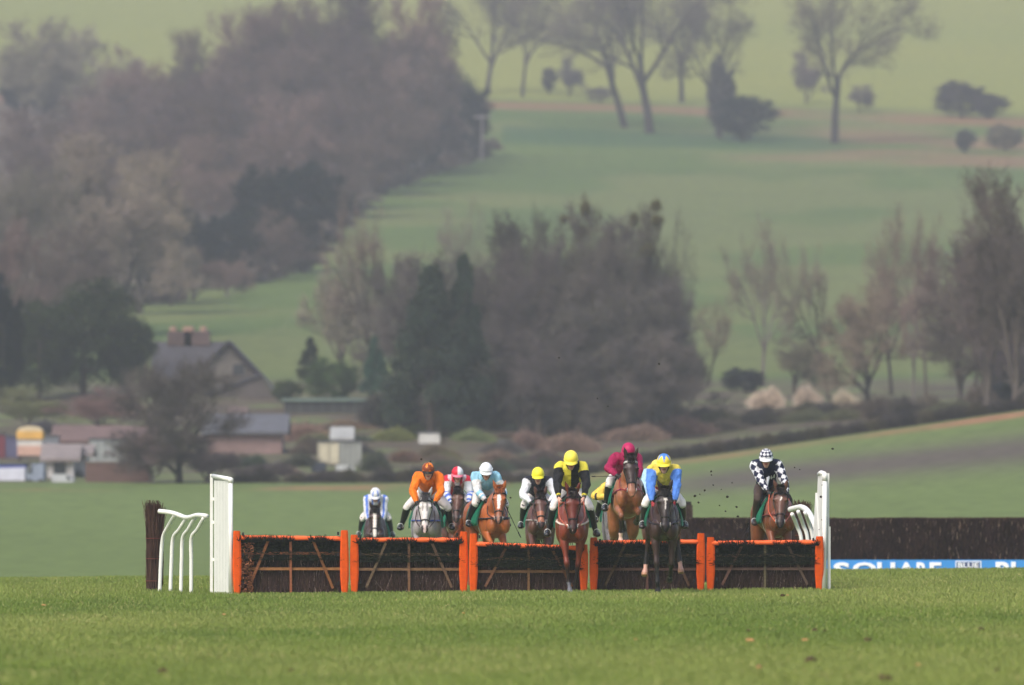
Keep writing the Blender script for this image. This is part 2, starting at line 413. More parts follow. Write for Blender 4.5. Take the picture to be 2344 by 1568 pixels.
# the wood on the slope, back rows first
for u, b, t, hw in [(225,400,185,85),(310,395,128,85),(400,390,112,70),(460,385,55,85),(540,390,5,95),(640,392,-40,110),(740,392,-60,110),(840,388,-60,110),(930,384,-40,90),(985,378,5,60),
        (150,440,215,90),(240,450,215,95),(350,440,190,100),(450,440,150,100),(560,440,110,105),(680,440,95,110),(790,430,90,100),(880,410,110,90),(960,400,90,75),
        (70,470,240,80),(180,500,290,95),(300,500,270,100),(410,500,235,100),(520,510,215,105),(640,500,200,105),(760,480,200,100),(850,450,190,85),(930,425,210,75),(1000,392,215,50),
        (120,560,330,100),(380,560,300,100),(480,570,300,90),(590,560,300,90),(800,500,300,70),(870,440,300,55),(440,690,560,60),(520,680,590,50),(640,640,520,70),(600,640,470,60)]:
    wood(u, b, t, hw, TWP if (u+b) % 3 == 0 else TW)
tree('ever', 1060, 362, 165, 62, EVB, 'dark evergreen tree at the right-hand tip of the hillside wood', 'evergreen_tree')
tree('ever', 868, 345, 175, 45, EVB, 'dark evergreen showing through the upper part of the wood', 'evergreen_tree')
tree('ever', 965, 395, 250, 45, EVB, 'dark evergreen low at the right edge of the wood, left of the tip', 'evergreen_tree')
tree('ever', 695, 625, 362, 88, EVB, 'broad dark evergreen, largest of the evergreen stand below the wood', 'evergreen_tree')
tree('ever', 600, 630, 375, 62, EVB, 'dark evergreen between the broad evergreen and the left end of the stand', 'evergreen_tree')
tree('ever', 520, 650, 480, 60, EVB, 'low dark evergreen in the middle of the evergreen stand', 'evergreen_tree')
tree('ever', 440, 665, 470, 58, EVB, 'dark evergreen at the left end of the evergreen stand below the wood', 'evergreen_tree')
tree('ever', 36, 262, 140, 40, EVB, 'small dark evergreen at the far left edge below the pale top field', 'evergreen_tree')
tree('ever', 105, 262, 165, 40, EVB, 'dark round bush-like evergreen beside the one at the far left edge', 'evergreen_tree')
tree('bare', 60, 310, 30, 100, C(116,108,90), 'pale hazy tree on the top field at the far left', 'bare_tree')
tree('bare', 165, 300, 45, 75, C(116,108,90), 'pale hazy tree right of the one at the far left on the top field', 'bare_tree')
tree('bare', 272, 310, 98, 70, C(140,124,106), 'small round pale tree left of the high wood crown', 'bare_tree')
# lower left mass near the house
tree('bare', 220, 770, 285, 135, C(112,100,90), 'big pinkish brown tree crown above the conifers at left', 'bare_tree')
tree('bare', 320, 720, 330, 100, C(112,100,88), 'brown tree right of the big pinkish crown at left', 'bare_tree')
tree('bare', 70, 800, 340, 120, C(100,92,84), 'brown twiggy tree at the left edge above the conifers', 'bare_tree')
tree('bare', 290, 700, 485, 110, C(124,112,100), 'pale pinkish crown under the evergreen stand', 'bare_tree', var=1)
tree('bare', 390, 700, 500, 60, C(112,102,88), 'pale low crown beside the evergreen stand at its foot', 'bare_tree')
tree('bare', 150, 830, 500, 100, C(98,88,80), 'brown tree rising just behind the green conifers at left', 'bare_tree')
tree('bare', 15, 860, 480, 70, C(104,88,84), 'dim brown tree cut by the left edge of the picture', 'bare_tree')
tree('ever', 190, 905, 635, 125, EVG, 'large green conifer left of the stone house', 'conifer_tree', var=0)
tree('ever', 90, 915, 690, 85, EVG, 'green conifer between the large one and the left edge', 'conifer_tree')
tree('ever', 290, 905, 715, 60, EVG, 'green conifer touching the left end of the house roof', 'conifer_tree')
tree('ever', 8, 945, 620, 45, EVB, 'dark evergreen cut by the left edge beside the conifers', 'evergreen_tree')
tree('bare', 225, 985, 885, 90, C(112,88,82), 'low reddish brown thicket behind the long brick shed', 'bare_tree', cat='thicket')
tree('bare', 60, 985, 880, 80, C(96,96,66), 'olive thicket behind the yellow stall', 'bare_tree', cat='thicket')
# middle
tree('limb', 850, 905, 430, 95, C(124,108,98), 'slender pale-stemmed tree left of the middle clump', 'bare_tree')
tree('bare', 905, 905, 560, 75, C(92,84,76), 'brown tree on the left flank of the middle clump', 'bare_tree')
tree('bare', 780, 880, 560, 70, C(130,120,104), 'thin pale tree at the right end of the small green field', 'bare_tree')
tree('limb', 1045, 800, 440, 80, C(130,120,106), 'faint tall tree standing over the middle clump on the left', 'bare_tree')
tree('conifer', 710, 875, 770, 30, EVG, 'small pointed green conifer right of the stone house', 'conifer_tree')
tree('ever', 765, 925, 815, 58, C(58,76,42), 'rounded green bush tree beside the small pointed conifer', 'evergreen_tree')
tree('ever', 655, 925, 865, 34, C(62,74,44), 'low green bush by the end gable of the house', 'evergreen_tree')
tree('conifer', 858, 915, 765, 30, C(40,68,52), 'narrow dark conifer between the rounded bush and the middle clump', 'conifer_tree')
tree('conifer', 985, 1004, 605, 95, C(46,58,44), 'broad dark conifer on the left of the middle clump', 'conifer_tree', var=0)
tree('conifer', 1062, 1002, 585, 62, C(46,58,44), 'tall conifer second from left in the middle clump', 'conifer_tree', var=1)
tree('bare', 1150, 960, 500, 95, C(72,70,60), 'grey-green twiggy tree left of the tallest crowns', 'bare_tree', var=0)
tree('bare', 1215, 970, 470, 90, C(78,74,66), 'grey twiggy tree just left of the tallest crown', 'bare_tree', var=1)
for u, b, t, hw, lb in [(1290,985,470,90,'tall twiggy tree with ivy in the middle clump, left one'),(1360,990,440,95,'tallest twiggy tree of the middle clump'),
        (1440,985,500,95,'broad twiggy tree right of the tallest in the middle clump'),(1500,985,470,85,'twiggy tree with green ivy balls at the right of the clump'),
        (1240,990,590,110,'brown twiggy tree low in front of the middle clump'),(1400,1000,640,130,'wide brown tree in front of the tallest crown'),
        (1130,985,680,110,'brown bushy tree before the conifers of the clump'),(1530,990,720,75,'low brown tree at the right foot of the clump')]:
    tree('limb' if t < 520 else 'bare', u, b, t, hw*1.15, C(80,75,68), lb, 'bare_tree')
for u, b, t, hw, lb in [(960,965,560,100,'soft brown tree filling the left flank of the middle clump'),(1100,980,570,110,'soft brown tree behind the left conifers of the clump'),(1310,992,462,105,'wide brown tree left of centre in the middle clump'),
        (1435,992,475,105,'wide brown tree right of centre in the middle clump'),(1190,992,540,100,'low wide brown tree left of centre in the clump'),(1515,990,610,75,'narrow brown tree at the right edge of the clump'),(1360,1005,720,120,'dark low brown tree in the very middle of the clump'),(1060,990,720,110,'dark low brown tree at the left foot of the clump'),(1240,1005,740,120,'dark low brown tree left of the middle of the clump'),(1470,1005,740,110,'dark low brown tree right of the middle of the clump')]:
    tree('bare', u, b, t, hw, C(86,79,75), lb, 'bare_tree')
tree('bare', 1335, 985, 442, 62, C(84,78,66), 'narrow spiky tree carrying olive mistletoe at the top of the clump', 'bare_tree')
tree('bare', 1492, 985, 448, 60, C(84,78,66), 'narrow tree with two olive mistletoe balls at the right of the clump', 'bare_tree')
for k, (u, v, r) in enumerate([(1338,462,26),(1290,490,15),(1500,462,16),(1502,492,19),(1450,490,22),(1390,540,24),(1480,560,20),(1330,520,22)]):
    d = depth_of_row(985, u)-1.5; o = empty('mistletoe', P(u, v+r*1.6, d), 0, 'olive green ball of mistletoe in the crowns of the middle clump', 'mistletoe', 'mistletoe balls in the middle clump')
    o.scale = (r*1.7/F*d*random.uniform(.7,1.2), r*2.2/F*d, r*1.8/F*d*random.uniform(.8,1.2))
    c = bpy.data.objects.new('leaf_ball', TPL['ever'][k % 2][1]); c.color = (*C(104,98,60,.9), 1); link(c, o)
# right side open trees
for u, b, t, hw, ln, k, lb, cl in [
        (1745,885,480,85,0,'limb','slim leafless tree left of the pale plume bushes, trunk bare',C(112,100,88)),
        (1900,925,520,85,-8,'limb','leaning leafless tree behind the pale plume bushes',C(112,100,88)),
        (1620,885,640,55,12,'limb','small leaning tree at the left of the right-hand meadow',C(110,98,84)),
        (2040,905,480,95,0,'limb','tall leafless tree right of the leaning one, reddish twigs',C(112,96,86)),
        (2120,915,450,100,0,'limb','bushy reddish leafless tree in the right-hand row',C(116,98,88)),
        (2090,930,560,80,0,'limb','thin-stemmed tree between the two reddish trees',C(124,104,94)),
        (2230,935,440,100,0,'limb','tall brown tree second from the right edge',C(96,84,76)),
        (2325,940,365,110,0,'bare','tall dark brown tree cut by the right edge',C(84,76,70)),
        (2200,940,640,120,0,'bare','low wide brown tree at the foot of the right-hand row',C(86,78,70)),
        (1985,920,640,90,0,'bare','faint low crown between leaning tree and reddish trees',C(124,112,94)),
        (2262,945,425,115,0,'bare','broad brown tree beside the dark one cut by the right edge',C(88,79,75)),
        (2330,930,700,90,0,'bare','dark low crown at the right edge',C(84,74,72)),
        (1820,900,760,70,0,'bare','low grey thicket under the slim tree',C(106,100,82))]:
    tree(k, u, b, t, hw, cl, lb, 'bare_tree', lean=ln)
tree('ever', 1705, 900, 838, 50, C(44,46,52), 'dark blue-black bush left of the pale plume bushes', 'evergreen_tree')
tree('ever', 2318, 930, 825, 50, C(44,44,50), 'very dark bush at the right edge', 'evergreen_tree')
for u, b, t, hw, lb in [(1757,935,885,42,'cream plume bush, leftmost of the three'),(1847,930,878,34,'cream plume bush, middle of the three'),(1932,935,892,33,'cream plume bush, rightmost of the three')]:
    tree('shrub', u, b+0, t-22, hw*.95, C(204,186,164), lb, 'plume_bush', 'bush', group='cream plume bushes above the far hedge')
for u, b, t, hw, lb in [(1757,972,925,58,'green undergrowth below the leftmost cream bush'),(1850,966,918,55,'green undergrowth below the middle cream bush'),(1938,962,920,50,'green undergrowth below the rightmost cream bush'),
        (1650,975,915,55,'green scrub left of the cream bushes'),(1560,1000,930,70,'brown scrub below the right foot of the middle clump'),(1460,1010,950,70,'reddish scrub under the middle clump'),(1310,1035,965,60,'brown scrub right of the white vans'),(1210,1030,960,50,'dim scrub beside the pale vans')]:
    tree('shrub', u, b, t, hw, C(92,92,66) if 'green' in lb else C(120,96,86), lb, 'scrub_bush', 'bush')
# far slope
for u, b, t, hw, ln, lb in [(1430,292,-190,200,-14,'big leafless tree leaning left beside its upright twin on the far slope'),(1487,305,-230,210,0,'big upright leafless tree on the far slope, trunk forking high'),
        (1645,315,-40,150,0,'leafless tree above the dark round bush on the far slope'),(1910,328,-160,200,0,'big solitary leafless tree at right on the far slope'),
        (1115,215,-120,130,0,'leafless tree just right of the high wood'),(1195,222,-90,110,0,'leafless tree between the high wood and the leaning pair'),(1560,235,-120,130,0,'faint leafless tree behind the upright twin')]:
    tree('limb', u, b, t, hw, C(86,78,72), lb, 'bare_tree', lean=ln, bark=C(60,54,52))
tree('ever', 1650, 320, 120, 32, C(66,62,62), 'ivy clad stem above the dark round bush', 'evergreen_tree')
tree('ever', 1700, 324, 214, 64, EVB, 'dark round bush at the foot of the far slope trees', 'evergreen_tree')
tree('bare', 1845, 238, 112, 32, C(96,86,84), 'small dark shrub tree left of the solitary tree', 'bare_tree')
tree('bare', 1966, 256, 190, 32, C(100,90,86), 'small dark shrub right of the solitary tree', 'bare_tree')
tree('ever', 2200, 270, 182, 56, C(72,66,70), 'larger of two dark bushes on the bank at far right', 'evergreen_tree')
tree('ever', 2262, 272, 212, 40, C(72,66,70), 'smaller of two dark bushes on the bank at far right', 'evergreen_tree')
tree('bare', 1302, 222, 128, 28, C(88,80,84), 'dark shrub on the bank left of the leaning tree', 'bare_tree')
tree('ever', 1256, 216, 150, 16, C(80,76,78), 'tiny dark tree on the bank left of the leaning tree', 'evergreen_tree')
tree('bare', 1375, 235, 195, 40, C(110,100,94), 'low scrub behind the leaning tree', 'bare_tree', cat='thicket')
tree('ever', 2207, 350, 293, 22, C(70,70,70), 'small dark tree on the reddish bank at right', 'evergreen_tree')
tree('ever', 2300, 345, 280, 42, C(104,96,82), 'olive scrub on the reddish bank at the right edge', 'evergreen_tree', cat='thicket')
tree('limb', 350, 990, 795, 70, C(88,80,72), 'thin leafless tree standing against the left end of the house roof', 'bare_tree')
for i_ in range(16):
    u_ = 225+i_*12; b_ = 712-i_*2+random.uniform(-8, 8)
    tree('shrub', u_, b_, b_-random.uniform(45, 80), random.uniform(24, 40), random.choice([C(92,80,72), C(104,92,80), C(78,72,66)]), 'leafless undergrowth along the lower edge of the wood', 'undergrowth_bush', 'bush', group='undergrowth along the edge of the wood')
# dark tree in front of the house
tree('bare', 410, 1108, 800, 118, C(70,64,61), 'dark twiggy tree in front of the stone house', 'bare_tree', d=462, var=2)
for i_ in range(44):
    u_ = random.uniform(20, 1400); b_ = random.uniform(985, 1100)
    tree('shrub', u_, b_, b_-random.uniform(25, 50), random.uniform(25, 60), random.choice([C(84,74,70),C(70,66,62),C(104,88,78),C(92,94,64),C(128,104,92),C(74,70,76),C(66,76,60),C(96,84,74)]), 'rough garden bush among the sheds behind the field', 'garden_bush', 'bush', group='garden bushes among the sheds')
for i_ in range(34):
    t_ = i_/33; u_ = 420+700*t_; b_ = float(np.interp(u_, [380, 460, 600, 720, 790, 880, 1000, 1105, 1125], [655, 660, 645, 605, 505, 435, 388, 356, 340]))
    tree('shrub', u_, b_, b_-random.uniform(25, 55), random.uniform(20, 34), random.choice([C(86,78,70), C(78,70,66), C(98,90,78)]), 'leafless undergrowth along the lower edge of the wood', 'undergrowth_bush', 'bush', group='undergrowth along the edge of the wood')
for i_ in range(26):
    u_ = 860+i_*58+random.uniform(-15, 15); b_ = float(np.interp(u_, [860, 1500, 2343], [985, 985, 930]))+random.uniform(-20, 20)
    tree('shrub', u_, b_, b_-(random.uniform(45, 90) if u_ > 1560 else random.uniform(80, 140)), random.uniform(40, 65), random.choice([C(76,70,64), C(66,62,60), C(90,80,70), C(76,76,58)]), 'leafless undergrowth at the feet of the trees beyond the field', 'undergrowth_bush', 'bush', group='undergrowth at the feet of the roadside trees')
tree('bare', 345, 1108, 960, 80, C(84,72,72), 'dark low thicket left of the twiggy tree by the house', 'bare_tree', cat='thicket', d=461)
tree('bare', 470, 1110, 1000, 75, C(74,66,72), 'dark thicket right of the twiggy tree by the house', 'bare_tree', cat='thicket', d=461)
# hedge at the far side of the field, bush by bush
for k in range(46):
    u = 560+k*40; 
    E = float(np.interp(u, [-2000, 1250, 1500, 2343, 3000], [1118, 1118, 1060, 938, 870]))
    hgt = 42 if u > 1500 else (26+30*random.random())
    if u < 1500 and k % 5 == 2: continue
    tree('shrub', u, E, E-hgt-8, 34, C(64,58,56) if k % 3 else C(74,66,54), 'dark leafless hedge bush along the far edge of the field', 'hedge_bush', 'bush', group='hedge along the far edge of the field', d=462)
for u, b, t, hw, cl in [(770,1100,1065,70,C(78,66,64)),(1090,1112,1078,60,C(160,120,100)),(900,1010,960,50,C(104,110,60)),(960,1000,950,45,C(92,104,62)),(1000,1050,1000,45,C(112,100,76)),(1080,1010,965,50,C(96,104,66)),(860,1080,1010,35,C(66,72,58)),(930,1060,1010,35,C(120,92,80)),(700,1010,945,60,C(140,112,98)),(790,985,948,60,C(132,110,92)),(1150,1040,990,50,C(76,70,68)),(1180,1075,1030,60,C(80,74,70)),(1250,1070,1010,60,C(92,80,76)),(690,1070,1020,45,C(72,72,62)),(620,1090,1040,70,C(82,72,74)),(1040,1090,1045,60,C(98,82,74)),(560,1070,1020,50,C(90,80,72))]:
    tree('shrub', u, b, t, hw, cl, 'rough garden bush among the sheds behind the field', 'garden_bush', 'bush', group='garden bushes among the sheds')
# ------------------------------------------------------------------ buildings and vehicles behind the field
M_ATTR = mat('painted', attr=True, rough=.75, noise=.22, nscale=1.3, gain=.72)
def bpos(u, v, d): p = P(u, v, d); return p
def gable_house(u0, u1, base, eave, apex, d, wall, roof, label, name='house', gable_u=None, cat='house', depth=None, chim=None, windows=(), rz=0.0):
    """ridge runs left-right; gable face optional on the right"""
    x0, x1 = U(u0, d), U(u1, d); zb = EYE-(base-HR)/F*d; ze = EYE-(eave-HR)/F*d; za = EYE-(apex-HR)/F*d
    L = x1-x0; D = depth or L*.6; o = empty(name, ((x0+x1)/2, d, zb), rz, label, cat)
    zb2 = min(0, gz((x0+x1)/2, d)-zb)-1.0; he = ze-zb; ha = za-zb
    m = MB(); y0, y1 = 0, D
    vs = [(-L/2, y0, zb2), (L/2, y0, zb2), (L/2, y1, zb2), (-L/2, y1, zb2), (-L/2, y0, he), (L/2, y0, he), (L/2, y1, he), (-L/2, y1, he), (-L/2, D/2, ha), (L/2, D/2, ha)]
    m.add(vs, [(0,1,5,4), (1,2,6,9,5), (2,3,7,6), (3,0,4,8,7)], wall); m.build('wall', M_ATTR, o)
    r = MB(); e = .35; t = .15; sl = (ha-he)/(D/2)
    for sy in (-1, 1):
        ye = D/2+sy*(D/2+e); zz = he-sl*e
        vs = [(-L/2-e, ye, zz), (L/2+e, ye, zz), (L/2+e, D/2, ha+.05), (-L/2-e, D/2, ha+.05)]
        vs2 = [(a, b, c+t) for a, b, c in vs]
        r.add(vs+vs2, [(3,2,1,0),(4,5,6,7),(0,1,5,4),(1,2,6,5),(2,3,7,6),(3,0,4,7)], roof)
    rf = r.build('roof', M_ATTR, o)
    for (cu, cw, ch, cc) in (chim or ()):
        cxx = U(cu, d)-(x0+x1)/2; c = MB(); c.box((cxx, D/2, ha+ch/2-.3), (cw, .8, ch+.6), cc)
        for k in (-1, 1): c.tube([(cxx+k*cw*.27, D/2, ha+ch), (cxx+k*cw*.27, D/2, ha+ch+.6)], [.22, .17], C(190,140,110), n=8)
        c.build('chimney', M_ATTR, o)
    for (wu, wv, ww, wh) in windows:
        q = P(wu, wv, d); f_ = MB(); f_.box((q.x-(x0+x1)/2, -.04, q.z-zb), (ww+.16, .07, wh+.16), C(190,186,180)); fo = f_.build('window', M_ATTR, o)
        g = MB(); g.box((q.x-(x0+x1)/2, -.085, q.z-zb), (ww, .02, wh), C(44,46,50)); g.build('pane', mat('pane', C(40,44,50), .2, spec=.6), fo)
    return o
# stone house with its gable to the right: ridge running back-left
def stone_house():
    d = 600.; o = empty('stone_house', (U(520, d), d, gz(U(520, d), d)), 0, 'stone house with steep slate roof and brick chimney stacks behind the trees', 'house')
    zb = o.location.z
    X = lambda u: U(u, d)-o.location.x
    Z = lambda v: EYE-(v-HR)/F*d-zb
    wc = C(112,105,98); rc = C(80,77,82)
    m = MB(); D = 7.0; Lx = X(352); gx0, gx1, gxa = X(440), X(590), X(522)
    # gable front (faces camera) at y=0 ; long body runs to the left behind, ridge left-right
    m.add([(Lx, 3, -1.5), (gx0, 3, -1.5), (gx0, 3, Z(865)), (Lx, 3, Z(865))], [(0,1,2,3)], wc)
    m.add([(gx0, 0, -1.5), (gx1, 0, -1.5), (gx1, 0, Z(862)), (gxa, 0, Z(787)), (gx0, 0, Z(862)), (gx0, 9, -1.5), (gx1, 9, -1.5), (gx1, 9, Z(862)), (gxa, 9, Z(787)), (gx0, 9, Z(862))],
          [(0,1,2,3,4), (1,6,7,2), (0,4,9,5), (5,9,8,7,6)], wc)
    m.add([(Lx, 3, -1.5), (Lx, 3, Z(865)), (Lx, 9, Z(865)), (Lx, 9, -1.5), (Lx, 6, Z(787))], [(0,1,4,2,3)], wc)
    m.build('wall', M_ATTR, o)
    r = MB()
    def slab(vs, t=.18):
        v2 = [(a, b, c+t) for a, b, c in vs]; r.add(vs+v2, [(3,2,1,0),(4,5,6,7),(0,1,5,4),(1,2,6,5),(2,3,7,6),(3,0,4,7)], rc)
    slab([(Lx-.3, 2.6, Z(872)), (gxa, 2.6, Z(872)), (gxa, 6, Z(786)), (Lx-.3, 6, Z(786))])
    slab([(Lx-.3, 9.4, Z(872)), (gxa, 9.4, Z(872)), (gxa, 6, Z(786)+.01), (Lx-.3, 6, Z(786)+.01)])
    slab([(gx0-.3, -.4, Z(868)), (gx0-.3, 9.2, Z(868)), (gxa, 9.2, Z(785)), (gxa, -.4, Z(785))])
    slab([(gxa, -.4, Z(785)+.01), (gxa, 9.2, Z(785)+.01), (gx1+.35, 9.2, Z(870)), (gx1+.35, -.4, Z(870))])
    rf = r.build('roof', M_ATTR, o)
    bb = MB(); bb.tube([(gxa, -.5, Z(783)), (gx1+.4, -.5, Z(869))], .12, C(52,46,52), n=4); bb.build('verge_board', M_ATTR, o)
    for cu, w_ in ((404, 1.5), (444, 1.6)):
        c = MB(); c.box((X(cu), 6, Z(772)), (w_, 1.0, .9), C(98,80,76))
        for k in (-.4, .4): c.tube([(X(cu)+k, 6, Z(772)+.45), (X(cu)+k, 6, Z(772)+.75)], [.24, .2], C(170,136,118), n=8)
        c.build('chimney', M_ATTR, rf)
    f_ = MB(); f_.box((X(546), -.05, Z(846)), (.9, .1, .9), C(120,110,104)); fo = f_.build('window', M_ATTR, o)
    g = MB(); g.box((X(546), -.12, Z(846)), (.7, .03, .7), C(44,46,56)); g.build('pane', mat('pane', C(40,44,50), .2, spec=.6), fo)
    # lower lean-to wing on the right
    w_ = MB(); xa, xb = X(480), X(650)
    w_.add([(xa, -4, -1.5), (xb, -4, -1.5), (xb, -4, Z(935)), (X(600), -4, Z(862)), (xa, -4, Z(905)), (xb, 2, -1.5), (xb, 2, Z(935)), (X(600), 2, Z(862))],
           [(0,1,2,3,4), (1,5,6,2)], C(94,86,82)); w_.build('wing_wall', M_ATTR, o)
    r = MB()
    slab([(xa-.2, -4.2, Z(908)), (X(600), -4.2, Z(860)), (X(600), 2.2, Z(860)), (xa-.2, 2.2, Z(908))])
    slab([(X(600), -4.3, Z(860)-.02), (xb+.3, -4.3, Z(938)), (xb+.3, 2.2, Z(938)), (X(600), 2.2, Z(860)-.02)])
    r.build('wing_roof', M_ATTR, o)
stone_house()
gable_house(475, 645, 1040, 990, 955, depth_of_row(1040, 560), C(148,122,116), C(104,104,110), 'low barn with grey roof and pinkish walls right of the twiggy tree', 'barn', cat='barn', depth=6)
gable_house(535, 552, 985, 948, 938, 565., C(150,120,104), C(120,100,92), 'narrow brick outhouse beside the stone house', 'outhouse', cat='shed', depth=3)
# long greenhouse
def greenhouse():
    d = depth_of_row(948, 762); p = P(762, 945, d); L = U(875, d)-U(652, d); o = empty('greenhouse', (p.x, d, p.z), 0, 'long low glasshouse with pale green roof right of the house', 'greenhouse')
    m = MB(); m.box((0, 2, .0), (L, 4, 1.4), C(66,66,66)); m.build('wall', M_ATTR, o)
    r = MB(); r.box((0, 2, .78), (L+.4, 4.4, .2), C(112,130,120)); r.build('roof', M_ATTR, o)
    for k in range(9):
        f = MB(); f.box((-L/2+L*(k+.5)/9, -.06, .1), (.10, .1, 1.1), C(84,88,86)); f.build('mullion', M_ATTR, o)
greenhouse()
gable_house(130, 345, 1040, 1010, 982, depth_of_row(1040, 240)+3, C(120,92,86), C(122,98,92), 'long brick shed with low roof behind the white cottage', 'brick_shed', cat='shed', depth=6)
gable_house(108, 168, 1105, 1052, 1025, 472., C(222,216,212), C(150,138,134), 'small white cottage with grey roof at lower left', 'white_cottage', cat='cottage', depth=4.2, windows=((137, 1068, .6, .7),), rz=0)
gable_house(172, 198, 1102, 1042, 1026, 474., C(214,212,212), C(150,138,134), 'white gabled porch joined to the right of the white cottage', 'white_annex', cat='cottage', depth=3)
def panel_box(u0, u1, v0, v1, d, col, label, name, cat, trim=C(90,90,92), depth=2.4, ribs=0, group=None, roofc=None):
    d = depth_of_row(v1, (u0+u1)/2)+.5 if v1 < 1100 and name != 'awning' else d
    a = P(u0, v1, d); b = P(u1, v0, d); W = b.x-a.x; H = b.z-a.z; o = empty(name, ((a.x+b.x)/2, d, a.z), 0, label, cat, group)
    m = MB(); m.box((0, depth/2, H/2), (W, depth, H), col); m.build('body', M_ATTR, o)
    t = MB(); t.box((0, depth/2, H+.05), (W+.12, depth+.12, .1), roofc or trim); t.build('roof', M_ATTR, o)
    if ribs:
        r = MB()
        for k in range(ribs+1): r.box((-W/2+W*k/ribs, -.03, H/2), (.07, .05, H*.96), tuple(c*.8 for c in col))
        r.build('rib', M_ATTR, o)
    s_ = MB(); s_.box((0, depth/2, -.15), (W*.9, depth*.8, .3), C(50,46,46)); s_.build('base', M_ATTR, o)
    return o
def wheels(o, W, z=-.15, r=.36, y=-.05):
    for k in (-1, 1):
        wl = MB(); wl.tube([(k*W*.33, y-.1, z), (k*W*.33, y+.12, z)], r, C(28,28,30), n=14); wl.build('wheel', M_ATTR, o)
def sided(u0, u1, v0, v1, d, col, label, name, cat, cabw=0.28, side='r', glass=C(60,64,72), group=None):
    d = depth_of_row(v1, (u0+u1)/2)+.3 if v1 < 1100 else d
    a = P(u0, v1, d); b = P(u1, v0, d); W = b.x-a.x; H = b.z-a.z; o = empty(name, ((a.x+b.x)/2, d, a.z), 0, label, cat, group)
    s = 1 if side == 'r' else -1; m = MB()
    prof = [(-W/2, .3*H*.4), (W/2, .12*H), (W/2, .5*H), (W/2-cabw*W, .97*H), (-W/2, H)]; prof = [(s*x, z) for x, z in prof]
    n = len(prof); vs = [(x, 0, z) for x, z in prof]+[(x, 1.9, z) for x, z in prof]
    m.add(vs, [tuple(range(n)), tuple(range(2*n-1, n-1, -1))]+[(i, (i+1) % n, n+(i+1) % n, n+i) for i in range(n)], col); m.build('body', M_ATTR, o)
    g = MB(); g.add([(s*(W/2-cabw*W*1.0), -.02, .88*H), (s*(W/2-.08*W), -.02, .55*H), (s*(W/2-cabw*W*1.25), -.02, .55*H), (s*(W/2-cabw*W*1.25), -.02, .88*H)], [(0,1,2,3)], glass); g.build('window', mat('pane'), o)
    wheels(o, W, .14*H, .16*H); return o
panel_box(205, 290, 1007, 1062, 480., C(168,172,170), 'pale grey-green sheeted lorry trailer between cottage and dark thicket', 'trailer', 'trailer', ribs=5)
panel_box(100, 131, 1000, 1045, 482., C(150,154,160), 'grey metal container right of the yellow stall', 'container', 'container', ribs=4)
panel_box(-30, 12, 995, 1048, 484., C(140,70,84), 'dark red container at the left edge', 'container', 'container', ribs=5)
panel_box(13, 40, 1000, 1048, 484., C(110,108,140), 'slate blue container left of the yellow stall', 'container', 'container', ribs=3)
def stall():
    d = depth_of_row(1062, 68); a = P(68, 1040, d); W = U(97, d)-U(40, d); o = empty('food_stall', (a.x, d, a.z), 0, 'yellow and orange stall with rounded white top', 'stall')
    m = MB(); m.box((0, 1, .2), (W, 2, .5), C(222,180,160)); m.box((0, 1, .62), (W, 2, .34), C(232,226,216)); m.build('counter', M_ATTR, o)
    y_ = MB(); y_.box((0, .96, .99), (W+.05, 2.1, .40), C(238,186,96)); y_.build('sign_board', M_ATTR, o)
    t = MB(); n = 9
    arc = [(W/2*1.0*math.cos(math.pi*i/n), 1.19+.28*math.sin(math.pi*i/n)) for i in range(n+1)]
    t.add([(x, -.05, z) for x, z in arc]+[(x, 2.05, z) for x, z in arc], [tuple(range(n, -1, -1)), tuple(range(n+1, 2*n+2))]+[(i, i+1, n+2+i, n+1+i) for i in range(n)], C(226,208,170)); t.build('roof', M_ATTR, o)
    for k in (-1, 1):
        l = MB(); l.box((k*W*.42, .4, -.75), (.1, .1, 1.4), C(80,70,64)); l.build('leg', M_ATTR, o)
stall()
sided(-25, 57, 1070, 1113, 466., C(226,228,238), 'white and blue lorry at the far left behind the field', 'lorry', 'lorry', .12, 'l', C(60,80,170))
panel_box(-20, 58, 1064, 1073, 466.5, C(70,86,170), 'blue awning strip along the top of the white lorry', 'awning', 'awning')
sided(118, 168, 1085, 1112, 463., C(206,208,210), 'pale car parked in front of the white cottage', 'car', 'car', .25, 'r')
sided(62, 100, 1060, 1112, 465., C(150,160,176), 'grey blue van left of the white cottage', 'van', 'van', .25, 'l')
panel_box(728, 775, 1012, 1062, 500., C(214,206,178), 'cream horsebox body beside a grey lorry box', 'horsebox', 'horsebox', ribs=2)
panel_box(777, 826, 1012, 1068, 500., C(166,168,162), 'grey-green lorry box right of the cream horsebox', 'lorry_box', 'lorry', ribs=4)
gable_house(770, 795, 1050, 1005, 985, depth_of_row(1050, 780), C(190,186,180), C(176,176,172), 'small pale gable rising behind the cream horsebox', 'hut', cat='hut', depth=3)
sided(768, 812, 1064, 1080, 494., C(216,218,216), 'small white car in front of the grey lorry box', 'car', 'car', .3, 'r')
sided(712, 745, 1058, 1082, 495., C(60,64,78), 'dark car in front of the cream horsebox', 'car', 'car', .3, 'l')
panel_box(958, 1006, 991, 1016, 500., C(226,224,216), 'small white caravan alone in the middle distance', 'caravan', 'caravan')
panel_box(1028, 1066, 954, 978, 520., C(224,226,222), 'white container left of its bluish neighbour above the caravan', 'container', 'container')
panel_box(1068, 1110, 955, 979, 520., C(190,196,212), 'bluish white container right of the white one above the caravan', 'container', 'container')
panel_box(1140, 1178, 1010, 1028, 500., C(150,150,152), 'dull grey trailer right of the white caravan', 'trailer', 'trailer')
